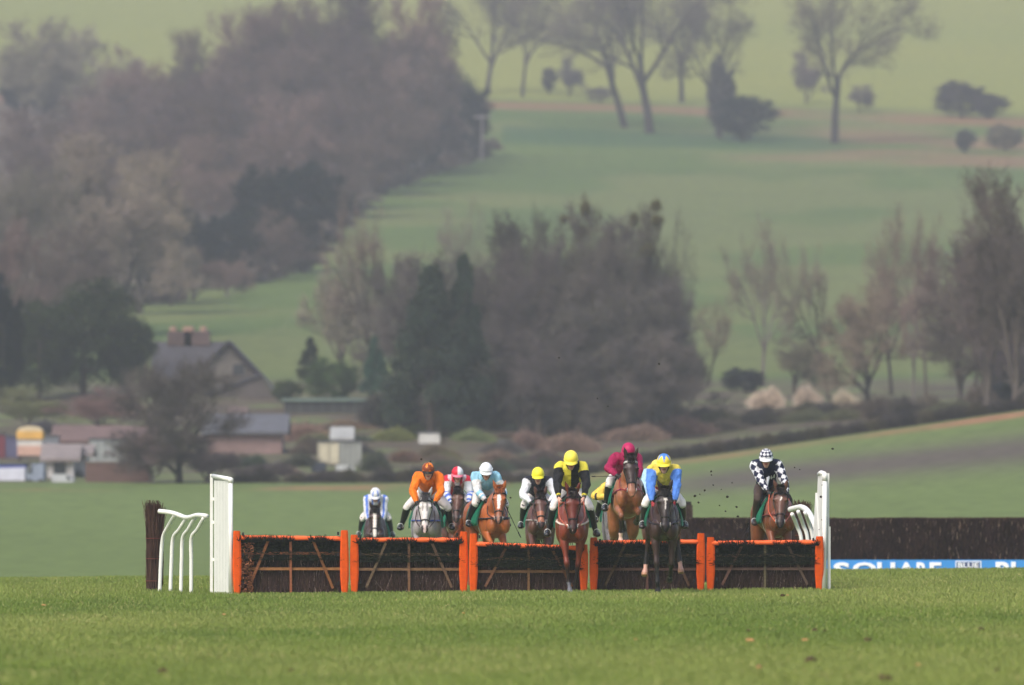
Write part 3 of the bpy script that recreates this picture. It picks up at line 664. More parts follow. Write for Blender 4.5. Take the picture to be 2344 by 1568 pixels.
for u, v0, v1, d, lb in [(1103, 262, 362, None, 'pale utility pole with cross arm right of the wood tip'), (1022, 346, 384, None, 'utility pole with cross arm at the lower edge of the wood')]:
    d = depth_of_row(v1, u)-5; b_ = P(u, v1, d); h = (v1-v0)/F*d; o = empty('utility_pole', b_, 0, lb, 'pole')
    m = MB(); m.tube([(0, 0, -.5), (0, 0, h)], [.16, .12], C(150,140,136), n=6); m.build('pole', M_ATTR, o)
    m = MB(); m.box((0, -.15, h-.3), (1.9, .14, .16), C(170,160,160)); m.build('cross_arm', M_ATTR, o)

def brick_wall():
    d = 463.5; a, b = U(196, d), U(348, d); cx = (a+b)/2; o = empty('brick_wall', (cx, d, gz(cx, d)), 0, 'low reddish brown brick wall in front of the sheeted trailer', 'wall')
    m = MB(); m.box((0, 0, .42), (b-a, .3, .95), C(112,86,80)); m.build('wall', M_ATTR, o)
    m = MB(); m.box((0, 0, .93), (b-a+.1, .4, .08), C(130,112,104)); m.build('coping', M_ATTR, o)
brick_wall()
# ------------------------------------------------------------------ hurdles, wings, steeplechase fence
OR_ = C(222, 84, 24); ORL = C(236, 104, 56)
M_OR = mat('orange_vinyl', C(234,88,16), .5, noise=.12, nscale=9, bump=.5, spec=.35)
M_ORT = mat('orange_padding', C(248, 104, 48), .55, noise=.14, nscale=14, bump=.6, spec=.3)
M_WOOD = mat('weathered_wood', attr=True, rough=.85, noise=.35, nscale=14, bump=.3, stretch=(1, 1, 3))
M_BR = mat('birch_twigs', attr=True, rough=.9, spec=.1)
M_WH = mat('white_plastic', C(232, 230, 222), .45, noise=.05, nscale=5, spec=.4)
M_DK = mat('dark_core', C(30, 24, 22), .95)
HD = 150.0
def hurdle(uL, uR, vtL, vtR, vbL, vbR, label, padL=(12,), padR=(12,), woodc=C(108,74,52), sag=0, postL=None, postR=None, dy=0, leafy=0):
    d = HD+dy; bL = P(uL, vbL, d); bR = P(uR, vbR, d); k = 1/F*d
    x0, x1 = bL.x, bR.x; cx = (x0+x1)/2; W = x1-x0; zg = min(gz(cx, d), (bL.z+bR.z)/2)
    o = empty('hurdle', (cx, d, zg), 0, label, 'hurdle', 'hurdles standing side by side across the track')
    H = lambda t: (EYE-((vtL*(1-t)+vtR*t+sag*math.sin(t*math.pi))-HR)*k)-zg
    lean = -.20                                # top leans towards the camera
    wp = .085
    X = lambda t: -W/2+wp+(W-2*wp)*t
    # dark core + twigs
    m = MB(); n = 10; vs = []
    for i in range(n+1):
        t = i/n; h = H(t)-.05
        vs += [(X(t), .06, 0), (X(t), .12, 0), (X(t), .12+lean*.9, h), (X(t), .05+lean*.9, h)]
    fs = []
    for i in range(n):
        a = i*4
        for q in range(4): fs.append((a+q, a+(q+1) % 4, a+4+(q+1) % 4, a+4+q))
    fs += [(0,3,2,1), (n*4, n*4+1, n*4+2, n*4+3)]
    m.add(vs, fs, C(30,24,22))
    nt_ = 6500; t = rng.random(nt_); hh = np.array([H(a) for a in t]); z0 = rng.random(nt_)**1.1*.82*hh
    ln = .12+.22*rng.random(nt_); z1 = np.minimum(z0+ln, hh-.06+.045*rng.random(nt_)*(fbm(t*6, t*0, .5, 3) > .45))
    xx = X(t); yl = lambda z: .035+lean*.9*(z/np.maximum(hh, .1))
    P0 = np.stack([xx, yl(z0)-.05*rng.random(nt_), z0], 1); P1 = np.stack([xx+rng.normal(size=nt_)*.045, yl(z1)-.07*rng.random(nt_), z1], 1)
    low = (z0 < .36*hh)
    base_c = np.where(low[:, None], np.array(C(76, 58, 54)), np.array(C(34, 30, 26)))*(.45+1.1*rng.random((nt_, 1)))
    lt = rng.random(nt_) < .03; base_c[lt] = np.array(C(150, 128, 122))
    parts = [ribbons(P0, P1, .007, .003, base_c, face=(0, 1, 0))]
    # horizontal bushy fringe below the rail and sprigs above it
    n2 = 2600; t = rng.random(n2); hh = np.array([H(a) for a in t]); clump = fbm(t*9+uL, t*0+1, .6, 8)
    z0 = hh-.07-.30*rng.random(n2); a = rng.normal(size=n2)*.9
    P0 = np.stack([X(t), .035+lean*.9*np.ones(n2)-.05*rng.random(n2)-.03, z0], 1)
    up = np.clip((clump-.45)*3, 0.1, 1.2)
    P1 = P0+np.stack([np.sin(a)*.08, -.05*rng.random(n2), np.cos(a)*.05*up*(rng.random(n2)<.35)-.01], 1)
    parts.append(ribbons(P0, P1, .009, .003, np.array(C(34, 38, 28))*(.5+rng.random((n2, 1))), face=(0, 1, 0)))
    n3 = 1000; t = rng.random(n3); t = t[fbm(t*5+uL, t*0+1, .6, 8) > .52]; n3 = len(t); hh = np.array([H(a) for a in t]) if n3 else np.zeros(0)
    if n3:
        P0 = np.stack([X(t), lean*np.ones(n3)-.10-.02*rng.random(n3), hh-.09+.02*rng.random(n3)], 1); P1 = P0+np.stack([rng.normal(size=n3)*.035, -.01*np.ones(n3), .02+.085*rng.random(n3)**1.5], 1)
        parts.append(ribbons(P0, P1, .010, .004, np.array(C(30, 28, 22)), face=(0, 1, 0)))
    if leafy:
        n4 = 500; t = .02+.13*rng.random(n4); z0 = rng.random(n4)*.8
        P0 = np.stack([X(t), lean*.9*z0/.85-.06-.05*rng.random(n4), z0], 1); P1 = P0+rng.normal(size=(n4, 3))*.02
        parts.append(ribbons(P0, P1, .022, .012, np.array(C(116, 74, 52))*(.5+.9*rng.random((n4, 1))), face=(0, 1, 0)))
    bo = obj('brush', cat_mesh('brush', parts), M_BR, o); m.build('brush_core', M_DK, bo)
    # padded top rail
    rp = [(X(i/16), lean-.055, H(i/16)-.030) for i in range(17)]
    r = MB(); r.tube(rp, [.036+.004*math.sin(i*2.3+uL) for i in range(17)], n=10); r.build('padded_rail', M_ORT, o, smooth=True)
    # wooden frame on the landing side
    yb = lambda z: -.045+lean*.95*(z/.85)
    def bar(name, a, b, w_=.042, th=.022, c=woodc, off=0.0):
        A = Vector((a[0], yb(a[1])-off, a[1])); B = Vector((b[0], yb(b[1])-off, b[1])); dd = B-A; L = dd.length; dd.normalize()
        Yx = Vector((0, 1, -.0)); s_ = dd.cross(Yx).normalized(); ny = s_.cross(dd).normalized()
        M4 = Matrix((s_, ny, dd)).transposed().to_4x4(); M4.translation = (A+B)/2
        q = MB(); q.box((0, 0, 0), (w_, th, L), tuple(v*random.uniform(1.15, 1.6) for v in c), M4); return q.build(name, M_WOOD, o)
    hm_ = H(.5)
    bar('rail', (X(0), .60*hm_/.85), (X(1), .60*hm_/.85)); bar('rail', (X(0), .375*hm_/.85), (X(1), .375*hm_/.85))
    bar('upright', (X(.5), .02), (X(.5), hm_-.06), off=.025, w_=.036)
    bar('brace', (X(.10), .10), (X(.29), hm_-.06), off=.03, w_=.04, c=tuple(v*.75 for v in woodc)); bar('brace', (X(.90), .10), (X(.71), hm_-.06), off=.03, w_=.04, c=tuple(v*.75 for v in woodc))
    # orange padded end posts
    for sgn, hv in ((-1, postL), (1, postR)):
        h = (H(0) if sgn < 0 else H(1))+ (hv or 0)
        q = MB(); prof = [(0, .045), (.06, .062), (.3, .082), (.6, .082), (h-.10, .070), (h-.02, .066), (h, .058)]
        ring = []
        for z, hw_ in prof:
            y = -.05+lean*1.0*(z/.85)
            for (sx, sy) in ((-1, -.9), (-.6, -1.2), (.6, -1.2), (1, -.9), (1, .9), (.6, 1.2), (-.6, 1.2), (-1, .9)):
                ring.append((sgn*(W/2-.066)+sx*hw_*.86*(.9 if sgn*sx > 0 else 1), y+sy*.05, z))
        fs = [(i*8+k_, i*8+(k_+1) % 8, i*8+8+(k_+1) % 8, i*8+8+k_) for i in range(len(prof)-1) for k_ in range(8)]+[tuple(range(7, -1, -1)), tuple((len(prof)-1)*8+k_ for k_ in range(8))]
        q.add(ring, fs); pp = q.build('padded_post', M_OR, o)
        s_ = MB()
        for z in (.18, .62, h-.05): s_.box((sgn*(W/2-.165), -.075+lean*z/.85, z), (.03, .05, .05), C(28,24,24))
        s_.build('strap', mat('strap', C(28,24,24), .6), pp)
    return o
hurdle(533, 799, 1225, 1228, 1357, 1357, 'leftmost hurdle, beside the tall white wing, twiggy tufts over its orange rail', leafy=1, woodc=C(132,78,50), postL=.07, postR=.10)
hurdle(801, 1071, 1231, 1231, 1356, 1355, 'second hurdle from the left, below the grey horse', woodc=C(104,80,60), postL=.05, postR=.10, dy=.03)
hurdle(1073, 1346, 1240, 1250, 1355, 1353, 'third hurdle from the left, pushed low with its rail sloping down to the right', woodc=C(104,72,50), postL=.13, postR=.03, dy=-.03)
hurdle(1348, 1613, 1237, 1235, 1352, 1350, 'fourth hurdle from the left, in front of the airborne horse', woodc=C(82,62,48), postL=.05, postR=.10)
hurdle(1615, 1884, 1238, 1236, 1349, 1348, 'rightmost hurdle, beside the narrow white wing', woodc=C(96,74,58), postL=.06, postR=.06, dy=.03)

def curved_rail_wing(name, label, uL, uR, d, topz, flip=1, n=4, arch=0.0):
    pass
# left wing
def left_wing():
    d = 149.9; k = d/F; zg = gz(U(500, d), d); o = empty('wing_panel', (U(500, d), d, zg), 0, 'tall white slatted plastic wing at the left end of the hurdles', 'wing')
    X = lambda u: U(u, d)-o.location.x
    Z = lambda v: EYE-(v-HR)*k-zg
    x0, x1 = X(478), X(528); zt = Z(1094)
    yw = lambda x: (x-x1)/(x0-x1)*1.3            # the wing splays away behind
    q = MB(); q.tube([(x1, 0, -.02), (x1, 0, zt-.06)], .034, n=12); q.tube([(x1, 0, zt-.07), (x1, 0, zt-.01), (x1, 0, zt+.0)], [.041, .041, .03], n=12); q.build('post', M_WH, o, smooth=True)
    q = MB(); q.box((x0-.0, yw(x0), zt/2+.03), (.045, .05, zt+.06)); q.build('post', M_WH, o)
    q = MB(); q.tube([(x0+.03, yw(x0+.03), zt+.03), (x1, 0, zt-.02)], .034, n=12); q.build('top_tube', M_WH, o, smooth=True)
    n = 5
    for i in range(n):
        a = .15+.85*i/n; b = .15+.85*(i+.95)/n; xa, xb = x0+(x1-.03-x0)*a, x0+(x1-.03-x0)*b
        q = MB(); vs = []
        for x in (xa, xb):
            for yy in (-.012, .012):
                vs += [(x, yw(x)+yy, 0), (x, yw(x)+yy, zt-.04)]
        q.add(vs, [(0,1,5,4), (2,6,7,3), (0,2,3,1), (4,5,7,6), (1,3,7,5), (0,4,6,2)]); q.build('slat', M_WH, o)
    for z in (zt*.82, zt*.62, zt*.3):
        q = MB(); q.box((x0+.05, yw(x0+.04)-.0, z), (.09, .03, .05)); q.build('bracket', M_WH, o)
    q = MB(); q.box((x0+.05, yw(x0+.04)+.16, zt*.45), (.012, .02, zt*.9), C(60,50,44)); q.build('inner_bar', mat('dull_bar', C(96, 84, 74), .8), o)
left_wing()
def bent_rail(label, pts_rail, legs, radius=.036):
    a = Vector(legs[0][-1]); o = empty('running_rail', a, 0, label, 'rail')
    off = a
    q = MB(); q.tube([Vector(p)-off for p in smooth_path(pts_rail, 6)], radius, n=12); q.build('rail_tube', M_WH, o, smooth=True)
    for L in legs:
        q = MB(); q.tube([Vector(p)-off for p in smooth_path(L, 5)], [.03]*((len(L)-1)*5+1), n=10); q.build('leg', M_WH, o, smooth=True)
    return o
def smooth_path(pts, sub):
    pts = [Vector(p) for p in pts]; out = []
    for i in range(len(pts)-1):
        a = pts[max(i-1, 0)]; b = pts[i]; c = pts[i+1]; e = pts[min(i+2, len(pts)-1)]
        for j in range(sub):
            t = j/sub; out.append(.5*((2*b)+(c-a)*t+(2*a-5*b+4*c-e)*t*t+(3*b-a-3*c+e)*t**3))
    out.append(pts[-1]); return out
legs = []
for (ut, vt, uq, um, ub, vb, d) in [(400.5,1181,384.5,372.5,365.5,1341,153.4),(427,1188,410,396,390,1346,152.9),(446,1187,431,418,414,1348,152.4),(467,1187,452,438,437.5,1350,151.9)]:
    z0 = gz(U(ub, d), d); legs.append([P(ut, vt-3, d-.5), P(uq, vt+24, d-.25), P(um, 1232, d-.05), P(um*.4+ub*.6, 1285, d), Vector((U(ub, d), d, z0-.02))])
bent_rail('white plastic running rail with four curved legs left of the tall wing', [P(364,1170,152.9), P(384,1172,152.8), P(402,1176,152.7), P(424,1184,152.4), P(437,1183,152.0), P(452,1179,151.7), P(473,1181,151.3)], legs)
def right_wing():
    d = 150.; k = d/F; zg = gz(U(1885, d), d); o = empty('wing_panel', (U(1885, d), d, zg), 0, 'narrow white plastic wing at the right end of the hurdles, mud specked', 'wing')
    X = lambda u, dd=0: U(u, d)-o.location.x
    Z = lambda v: EYE-(v-HR)*k-zg
    q = MB(); q.tube([(X(1885), -.1, -.02), (X(1887), -.06, Z(1100))], .036, n=12); q.tube([(X(1887), -.06, Z(1100)), (X(1887), -.06, Z(1086)), (X(1886), -.06, Z(1083))], [.043, .043, .028], n=12); q.build('post', M_WH, o, smooth=True)
    q = MB(); q.box((X(1897.5), .02, Z(1205)/2), (.036, .05, Z(1205))); q.build('short_post', M_WH, o)
    q = MB(); q.box((X(1896.5), .30, Z(1083)/2), (.03, .05, Z(1083))); q.build('back_post', M_WH, o)
    q = MB(); q.add([(X(1858), .9, 0), (X(1882), 0, 0), (X(1882), 0, Z(1086)), (X(1874), .45, Z(1082)), (X(1872), .5, Z(1128)), (X(1868), .55, Z(1128)),
                     (X(1858)+.02, .93, 0), (X(1882)+.02, .03, 0), (X(1882)+.02, .03, Z(1086)), (X(1874)+.02, .48, Z(1082)), (X(1872)+.02, .53, Z(1128)), (X(1868)+.02, .58, Z(1128))],
            [(0,1,2,3,4,5), (11,10,9,8,7,6)]+[(i, 6+i, 6+(i+1) % 6, (i+1) % 6) for i in range(6)]); q.build('splash_panel', M_WH, o)
    q = MB(); q.tube([(X(1876), .4, Z(1085)), (X(1880), .2, Z(1082)), (X(1886), 0, Z(1084))], .036, n=12); q.build('top_tube', M_WH, o, smooth=True)
    q = MB()
    for u, v, r in [(1878,1137,.02),(1881,1110,.01),(1880,1190,.008),(1874,1212,.008)]: q.tube([(X(u), .0, Z(v)), (X(u), -.03, Z(v))], r, n=7)
    q.build('mud_spot', mat('mud', C(52,42,36), .9), o)
right_wing()
legs = []
for (ut, vt, um, vm, ub, d) in [(1812,1176,1824,1205,1834,152.6),(1826,1170,1838,1202,1848,152.0),(1842,1172,1852,1202,1860,151.5)]:
    z0 = gz(U(ub, d), d); legs.append([P(ut, vt, d-.25), P(um, vm, d), P(ub, vm+36, d), Vector((U(ub+2, d), d, z0-.02))])
bent_rail('white plastic rail arching down behind the right end of the hurdles', [P(1808,1166,153.0), P(1820,1163,152.7), P(1834,1161,152.2), P(1848,1170,151.6), P(1862,1195,151.0), P(1872,1225,150.6)], legs, .045)
def broom(u0, u1, vt, vb, d, label, splay=1.0, n=2600, thin=False):
    zb = gz(U((u0+u1)/2, d), d); x = U((u0+u1)/2, d); W = (u1-u0)/F*d; H = EYE-(vt-HR)/F*d-zb
    o = empty('brush_bundle', (x, d, zb), 0, label, 'brush')
    t = rng.random(n); z0 = rng.random(n)*.8*H; a = rng.random(n)*6.28; r = W/2*np.sqrt(rng.random(n))
    waist = lambda z: .85+.25*np.abs(z/H-.42)*splay
    P0 = np.stack([r*np.cos(a)*waist(z0), r*np.sin(a)*waist(z0), z0], 1); z1 = np.minimum(z0+.35, H*(.9+.1*rng.random(n)))
    P1 = np.stack([r*np.cos(a)*waist(z1)*1.12+rng.normal(size=n)*(.008+.03*(z1/H)**6), r*np.sin(a)*waist(z1)*1.1, z1], 1)
    c = np.array(C(74, 54, 46))*(.4+1.1*rng.random((n, 1)))
    obj('twigs', cat_mesh('twigs', [ribbons(P0, P1, .010, .004, c, face=(0, 1, 0))]), M_BR, o)
    m = MB(); m.tube([(0, 0, 0), (0, 0, H*.5), (0, 0, H*.82)], [W*.40, W*.36, W*.40], n=10); m.build('core', M_DK, o)
    for z in (.12*H, .36*H, .58*H):
        q = MB(); q.tube([(math.cos(k*.524)*W*.53, math.sin(k*.524)*W*.53, z) for k in range(12)], .004, C(140,70,60), n=4, closed=True); q.build('twine', M_ATTR, o)
    return o
broom(334, 366, 1143, 1338, 153.8, 'upright birch brush bundle tied with twine at the far left of the rail')
broom(356, 374, 1160, 1325, 156.5, 'smaller birch bundle leaning just behind the leftmost rail leg', n=900)
broom(1820, 1850, 1142, 1300, 158., 'frayed birch bundle top showing behind the right-hand arched rail', splay=2.0)

# steeplechase fence with banner
def chase():
    d = 220.; x0, x1 = U(1562, d), U(2620, d); cx = (x0+x1)/2; zg = gz(U(1950, d), d)-.02
    zt = EYE-(1187-HR)/F*d-zg; zb = EYE-(1281-HR)/F*d-zg
    o = empty('steeplechase_fence', (cx, d, zg), 0, 'long dark birch steeplechase fence with a blue board along its foot', 'fence')
    L = x1-x0; m = MB(); m.box((0, .5, zt/2-.02), (L, .9, zt-.06)); 
    core = m.build('core', M_DK, o)
    n = 26000; x = (rng.random(n)-.5)*L; z0 = zb-.1+(zt-zb)*rng.random(n)**.8; top = zt+.05*(fbm(x, x*0, .5, 4)-.5)+.012*rng.random(n)
    z1 = np.minimum(z0+.1+.12*rng.random(n), top); z0 = np.minimum(z0, z1-.03)
    P0 = np.stack([x, .03-.06*rng.random(n), z0], 1); P1 = np.stack([x+rng.normal(size=n)*.02, .0-.08*rng.random(n), z1], 1)
    c = np.array(C(58, 40, 36))*(.3+1.0*rng.random((n, 1)))*(.6+.8*fbm(x, z0, .35, 14))[:, None]
    l = (rng.random(n) < .03*(z1/zt)**3+.004); c[l] = np.array(C(150, 128, 110))
    nt2 = 9000; x2 = (rng.random(nt2)-.5)*L; y2 = rng.random(nt2); P2 = np.stack([x2, y2, np.full(nt2, zt-.1)], 1)
    P3 = P2+np.stack([rng.normal(size=nt2)*.02, rng.normal(size=nt2)*.02, .08+.05*fbm(x2, y2, .5, 4)+.02*rng.random(nt2)], 1)
    obj('brush', cat_mesh('brush', [ribbons(P0, P1, .022, .008, c, face=(0, 1, 0)), ribbons(P2, P3, .02, .008, np.array(C(72,52,44))*(.5+.8*rng.random((nt2,1))), face=(0,1,0))]), M_BR, o)
    # tall end block on the left
    W = U(1583, d)-U(1543, d); zt2 = EYE-(1142-HR)/F*d-zg; xe = U(1563, d)-cx
    m = MB(); m.box((xe, .5, zt2/2-.03), (W*.94, .9, zt2-.06)); m.build('end_core', M_DK, o)
    n = 4000; x = xe+(rng.random(n)-.5)*W; z0 = rng.random(n)*zt2*.85; z1 = np.minimum(z0+.2, zt2*(.985+.015*rng.random(n)))
    P0 = np.stack([x, .02-.05*rng.random(n), z0], 1); P1 = np.stack([x+rng.normal(size=n)*.015, -.06*rng.random(n), z1], 1)
    obj('end_brush', cat_mesh('end_brush', [ribbons(P0, P1, .02, .01, np.array(C(80,64,58))*(.4+.8*rng.random((n,1))), face=(0,1,0))]), M_BR, o)
    # board
    xb0, xb1 = U(1840, d)-cx, L/2; hb = .62; m = MB(); m.box(((xb0+xb1)/2, -.16, zb-hb/2), (xb1-xb0, .06, hb)); bd = m.build('board', mat('blue_board', C(62, 140, 208), .45, spec=.3), o)
    o['bd'] = 1
    def text(body, uL, uR, vtop, capH, name='lettering', m_=mat('white_letters', C(236, 238, 240), .5), y=-.2, bold=.02):
        cu = bpy.data.curves.new('t', 'FONT'); cu.body = body; cu.size = 1.0; cu.offset = bold; cu.extrude = .012; cu.resolution_u = 3
        to = bpy.data.objects.new('t', cu); COL.objects.link(to); bpy.context.view_layer.update()
        dg = bpy.context.evaluated_depsgraph_get(); me = bpy.data.meshes.new_from_object(to.evaluated_get(dg)); bpy.data.objects.remove(to)
        co = np.zeros(len(me.vertices)*3, np.float32); me.vertices.foreach_get('co', co); co = co.reshape(-1, 3)
        mn, mx = co.min(0), co.max(0); a, b = U(uL, d)-cx, U(uR, d)-cx; ztop = EYE-(vtop-HR)/F*d-zg
        nx = a+(co[:, 0]-mn[0])/(mx[0]-mn[0])*(b-a); nz = ztop-(mx[1]-co[:, 1])/(mx[1]-mn[1])*capH; ny = y-co[:, 2]
        me.vertices.foreach_set('co', np.stack([nx, ny, nz], 1).astype(np.float32).ravel()); me.update(); me.materials.clear()
        return obj(name, me, m_, bd)
    # rows in photo units; letters are cut at their foot by the rise of the turf
    for ch, a, b in [('S', 1906, 1943), ('Q', 1950, 2004), ('U', 2006, 2047), ('A', 2052, 2094), ('R', 2096, 2122), ('E', 2126, 2153)]:
        text(ch, a-0, b, 1286.5, .36, bold=.035)
    text('BLUE', 2191, 2238, 1287.5, .115); text('SQ', 2196, 2232, 1301, .15)
    text('BL', 2277, 2342, 1285.5, .36, bold=.035); text('UE', 2350, 2420, 1285.5, .36, bold=.035)
    fr = MB(); a, b = U(2186, d)-cx, U(2243, d)-cx; z = EYE-(1284.5-HR)/F*d-zg
    for (c_, s_) in (((a+b)/2, 0),): fr.box(((a+b)/2, -.195, z), (b-a, .012, .022)); fr.box((a, -.195, z-.2), (.022, .012, .4)); fr.box((b, -.195, z-.2), (.022, .012, .4))
    fr.build('logo_frame', mat('white_letters'), bd)
    lg = MB(); lg.box(((a+b)/2, -.1915, z-.2), (b-a-.05, .006, .36)); lg.build('logo_ground', mat('navy_ground', C(64, 76, 116), .5), bd)
    del o['bd']
chase()
# loose turf: divots and leaves lying on the grass, clods in the air
def lump(name, c, r, col, label, cat, group, rot=0, flat=.5, seed=0):
    g = random.Random(seed); o_ = MB(); n = 9; vs = []; fs = []
    for i in range(1, 5):
        ph = math.pi*i/5
        for k in range(n):
            a = 2*math.pi*k/n; q = r*(1+g.uniform(-.35, .35)); vs.append((q*math.sin(ph)*math.cos(a), q*math.sin(ph)*math.sin(a)*.8, q*math.cos(ph)*flat))
    vs += [(0, 0, r*flat), (0, 0, -r*flat)]
    for i in range(3):
        for k in range(n): fs.append((i*n+k, (i+1)*n+k, (i+1)*n+(k+1) % n, i*n+(k+1) % n))
    for k in range(n): fs += [(4*n, k, (k+1) % n), (4*n+1, 3*n+(k+1) % n, 3*n+k)]
    o_.add(vs, fs, col); ob = o_.build(name, mat('soil', attr=True, rough=.95, noise=.4, nscale=30), None, loc=c); ob.rotation_euler = (g.uniform(-.4, .4), rot, g.uniform(0, 3)); tag(ob, label, cat, group); return ob
for i, (u, v, r, k) in enumerate([(1854,1508,.07,0),(1738,1524,.045,0),(2025,1551,.07,0),(1716,1464,.055,1),(1735,1525,.04,1),(1986,1462,.045,0),(1842,1463,.04,1),(1790,1361,.05,0),(1802,1361,.035,1),(185*.546,1384,.04,1),(513,1405,.03,1),(372,1533,.05,0),(666,1529,.03,0),(1712,1440,.03,0),(1865,1440,.045,0),(1885,1441,.03,0),(1270,1452,.025,0),(2245,1436,.03,0),(2280,1530,.04,0),(2100,1520,.035,1),(1455,1462,.03,1),(1060,1402,.025,1)]):
    d = EYE*F/(v-HR); x = U(u, d)
    for _ in range(5): d = (EYE-gz(x, d)-.05)*F/(v-HR); x = U(u, d)
    d = min(max(d, 60), 200); z = gz(x, d)
    if k == 0: lump('divot', (x, d, z+.035), r, C(74,56,36), 'dark clod of torn turf lying on the grass', 'divot', 'divots lying on the turf', flat=.55, seed=i)
    else: lump('dead_leaf', (x, d, z+.045), r*.9, C(176,132,84), 'curled tan dead leaf lying on the grass', 'leaf', 'dead leaves on the turf', flat=.35, seed=i)
g = random.Random(3)
for i, (u, v, r) in enumerate([(1590,1135,.02),(1612,1122,.016),(1627,1079,.016),(1628,1087,.012),(1598,1150,.018),(1664,1137,.02),(1660,1170,.014),(1675,1105,.01),(1685,1160,.018),(1655,1187,.016),(1610,1190,.022),(1688,1182,.018),(1646,1157,.012),(1905,1027,.016),(1508,833,.018),(1279,819,.014),(964,1051,.016),(1367,912,.012),(1391,930,.01),(1485,1090,.01),(1601,1131,.01),(1632,1110,.012),(1566,1162,.012),(1500,1120,.01),(1650,1120,.009),(1818,1070,.01),(1830,1075,.009),(1440,1095,.01),(1168,1139,.013),(985,1056,.012)]):
    lump('flying_clod', P(u, v, 150.5+(i % 5)*.7), r*1.15, C(42,38,28), 'small dark clod of turf flying in the air above the hurdles', 'clod', 'clods of turf thrown up by the hooves', flat=.8, seed=50+i)
# ------------------------------------------------------------------ lofted bodies
def interp_rings(rings, sub):
    """rings: (p, hw, hh[, e]) -> catmull interpolated"""
    A = np.array([[*r[0], r[1], r[2], (r[3] if len(r) > 3 else 0.)] for r in rings], float); n = len(A); out = []
    for i in range(n-1):
        a = A[max(i-1, 0)]; b = A[i]; c = A[i+1]; e = A[min(i+2, n-1)]
        for j in range(sub):
            t = j/sub; q = .5*((2*b)+(c-a)*t+(2*a-5*b+4*c-e)*t*t+(3*b-a-3*c+e)*t**3); out.append(q)
    out.append(A[-1]); out = np.array(out); out[:, 3:5] = np.maximum(out[:, 3:5], .002); return out
class Body:
    def __init__(s): s.v = []; s.f = []; s.info = []; s.n = 0
    def loft(s, region, rings, lat=(1, 0, 0), sub=4, n=20, cap=True):
        A = interp_rings(rings, sub); m = len(A); lat = np.array(lat, float); T = np.gradient(A[:, :3], axis=0); T /= np.linalg.norm(T, axis=1, keepdims=True)+1e-9
        vs = []
        for i in range(m):
            t = T[i]; l = lat-t*(t@lat); l /= np.linalg.norm(l)+1e-9; up = np.cross(t, l)
            an = np.arange(n)/n*2*np.pi; ca, sa = np.cos(an), np.sin(an); e = A[i, 5]
            wmod = 1-e*sa                      # e>0: narrower on the 'up' side
            vs.append(A[i, :3]+np.outer(ca*A[i, 3]*wmod, l)+np.outer(sa*A[i, 4], up))
            for k in range(n): s.info.append((region, i/(m-1), k/n))
        o = s.n; V = np.concatenate(vs); s.v.append(V); s.n += len(V)
        for i in range(m-1):
            for k in range(n):
                k2 = (k+1) % n; s.f.append((o+i*n+k, o+i*n+k2, o+(i+1)*n+k2, o+(i+1)*n+k))
        s.f.append(tuple(o+k for k in range(n-1, -1, -1))); s.f.append(tuple(o+(m-1)*n+k for k in range(n)))
    def ball(s, region, c, r, n=12):
        c = np.array(c, float); r = np.array(r if hasattr(r, '__len__') else (r, r, r), float)
        th = np.linspace(-1, 1, 9)*math.pi/2
        rings = [(c+np.array([0, 0, math.sin(t)*r[2]]), max(math.cos(t)*r[0], .002), max(math.cos(t)*r[1], .002)) for t in th]
        s.loft(region, rings, sub=1, n=n)
    def build(s, name, voxel, colfn, m, parent, off=(0, 0, 0), smooth=4, data=None, factor=.5, wr=0.0, wf=12.0, wst=(1, 1, 1)):
        V = np.concatenate(s.v); me = bpy.data.meshes.new('tmp'); me.from_pydata(V.tolist(), [], s.f); me.update()
        ob = bpy.data.objects.new('tmp', me); COL.objects.link(ob)
        r = ob.modifiers.new('r', 'REMESH'); r.mode = 'VOXEL'; r.voxel_size = voxel
        sm = ob.modifiers.new('s', 'SMOOTH'); sm.factor = factor; sm.iterations = smooth
        dg = bpy.context.evaluated_depsgraph_get(); dg.update(); out = bpy.data.meshes.new_from_object(ob.evaluated_get(dg))
        bpy.data.objects.remove(ob); bpy.data.meshes.remove(me)
        nv = len(out.vertices); co = np.zeros(nv*3, np.float32); out.vertices.foreach_get('co', co); co = co.reshape(-1, 3)
        kd = kdtree.KDTree(len(V))
        for i, p in enumerate(V): kd.insert(p, i)
        kd.balance(); cols = np.zeros((nv, 3), np.float32)
        for i in range(nv):
            p = co[i]; _, idx, _ = kd.find(p); reg, ss_, an = s.info[idx]; cols[i] = colfn(reg, ss_, an, p)
        set_col(out, cols); bvh = BVHTree.FromPolygons([tuple(p) for p in co], [tuple(p.vertices) for p in out.polygons])
        if wr:
            no = np.zeros(nv*3, np.float32); out.vertices.foreach_get('normal', no); no = no.reshape(-1, 3); from mathutils import noise as _nz
            am = np.array([_nz.noise(Vector((p[0]*wf*wst[0], p[1]*wf*wst[1], p[2]*wf*wst[2])))+.5*_nz.noise(Vector((p[0]*wf*2.1, p[1]*wf*2.1, p[2]*wf*1.3+7))) for p in co.tolist()], np.float32)
            co = co+no*(am*wr)[:, None]
        co = co-np.array(off, np.float32); out.vertices.foreach_set('co', co.ravel()); out.update()
        out.polygons.foreach_set('use_smooth', np.ones(len(out.polygons), bool)); out.name = name
        o = obj(name, out, m, parent); return o, bvh
def rotx(p, a, piv):
    y, z = p[1]-piv[1], p[2]-piv[2]; c, s_ = math.cos(a), math.sin(a); return (p[0], piv[1]+y*c-z*s_, piv[2]+y*s_+z*c)
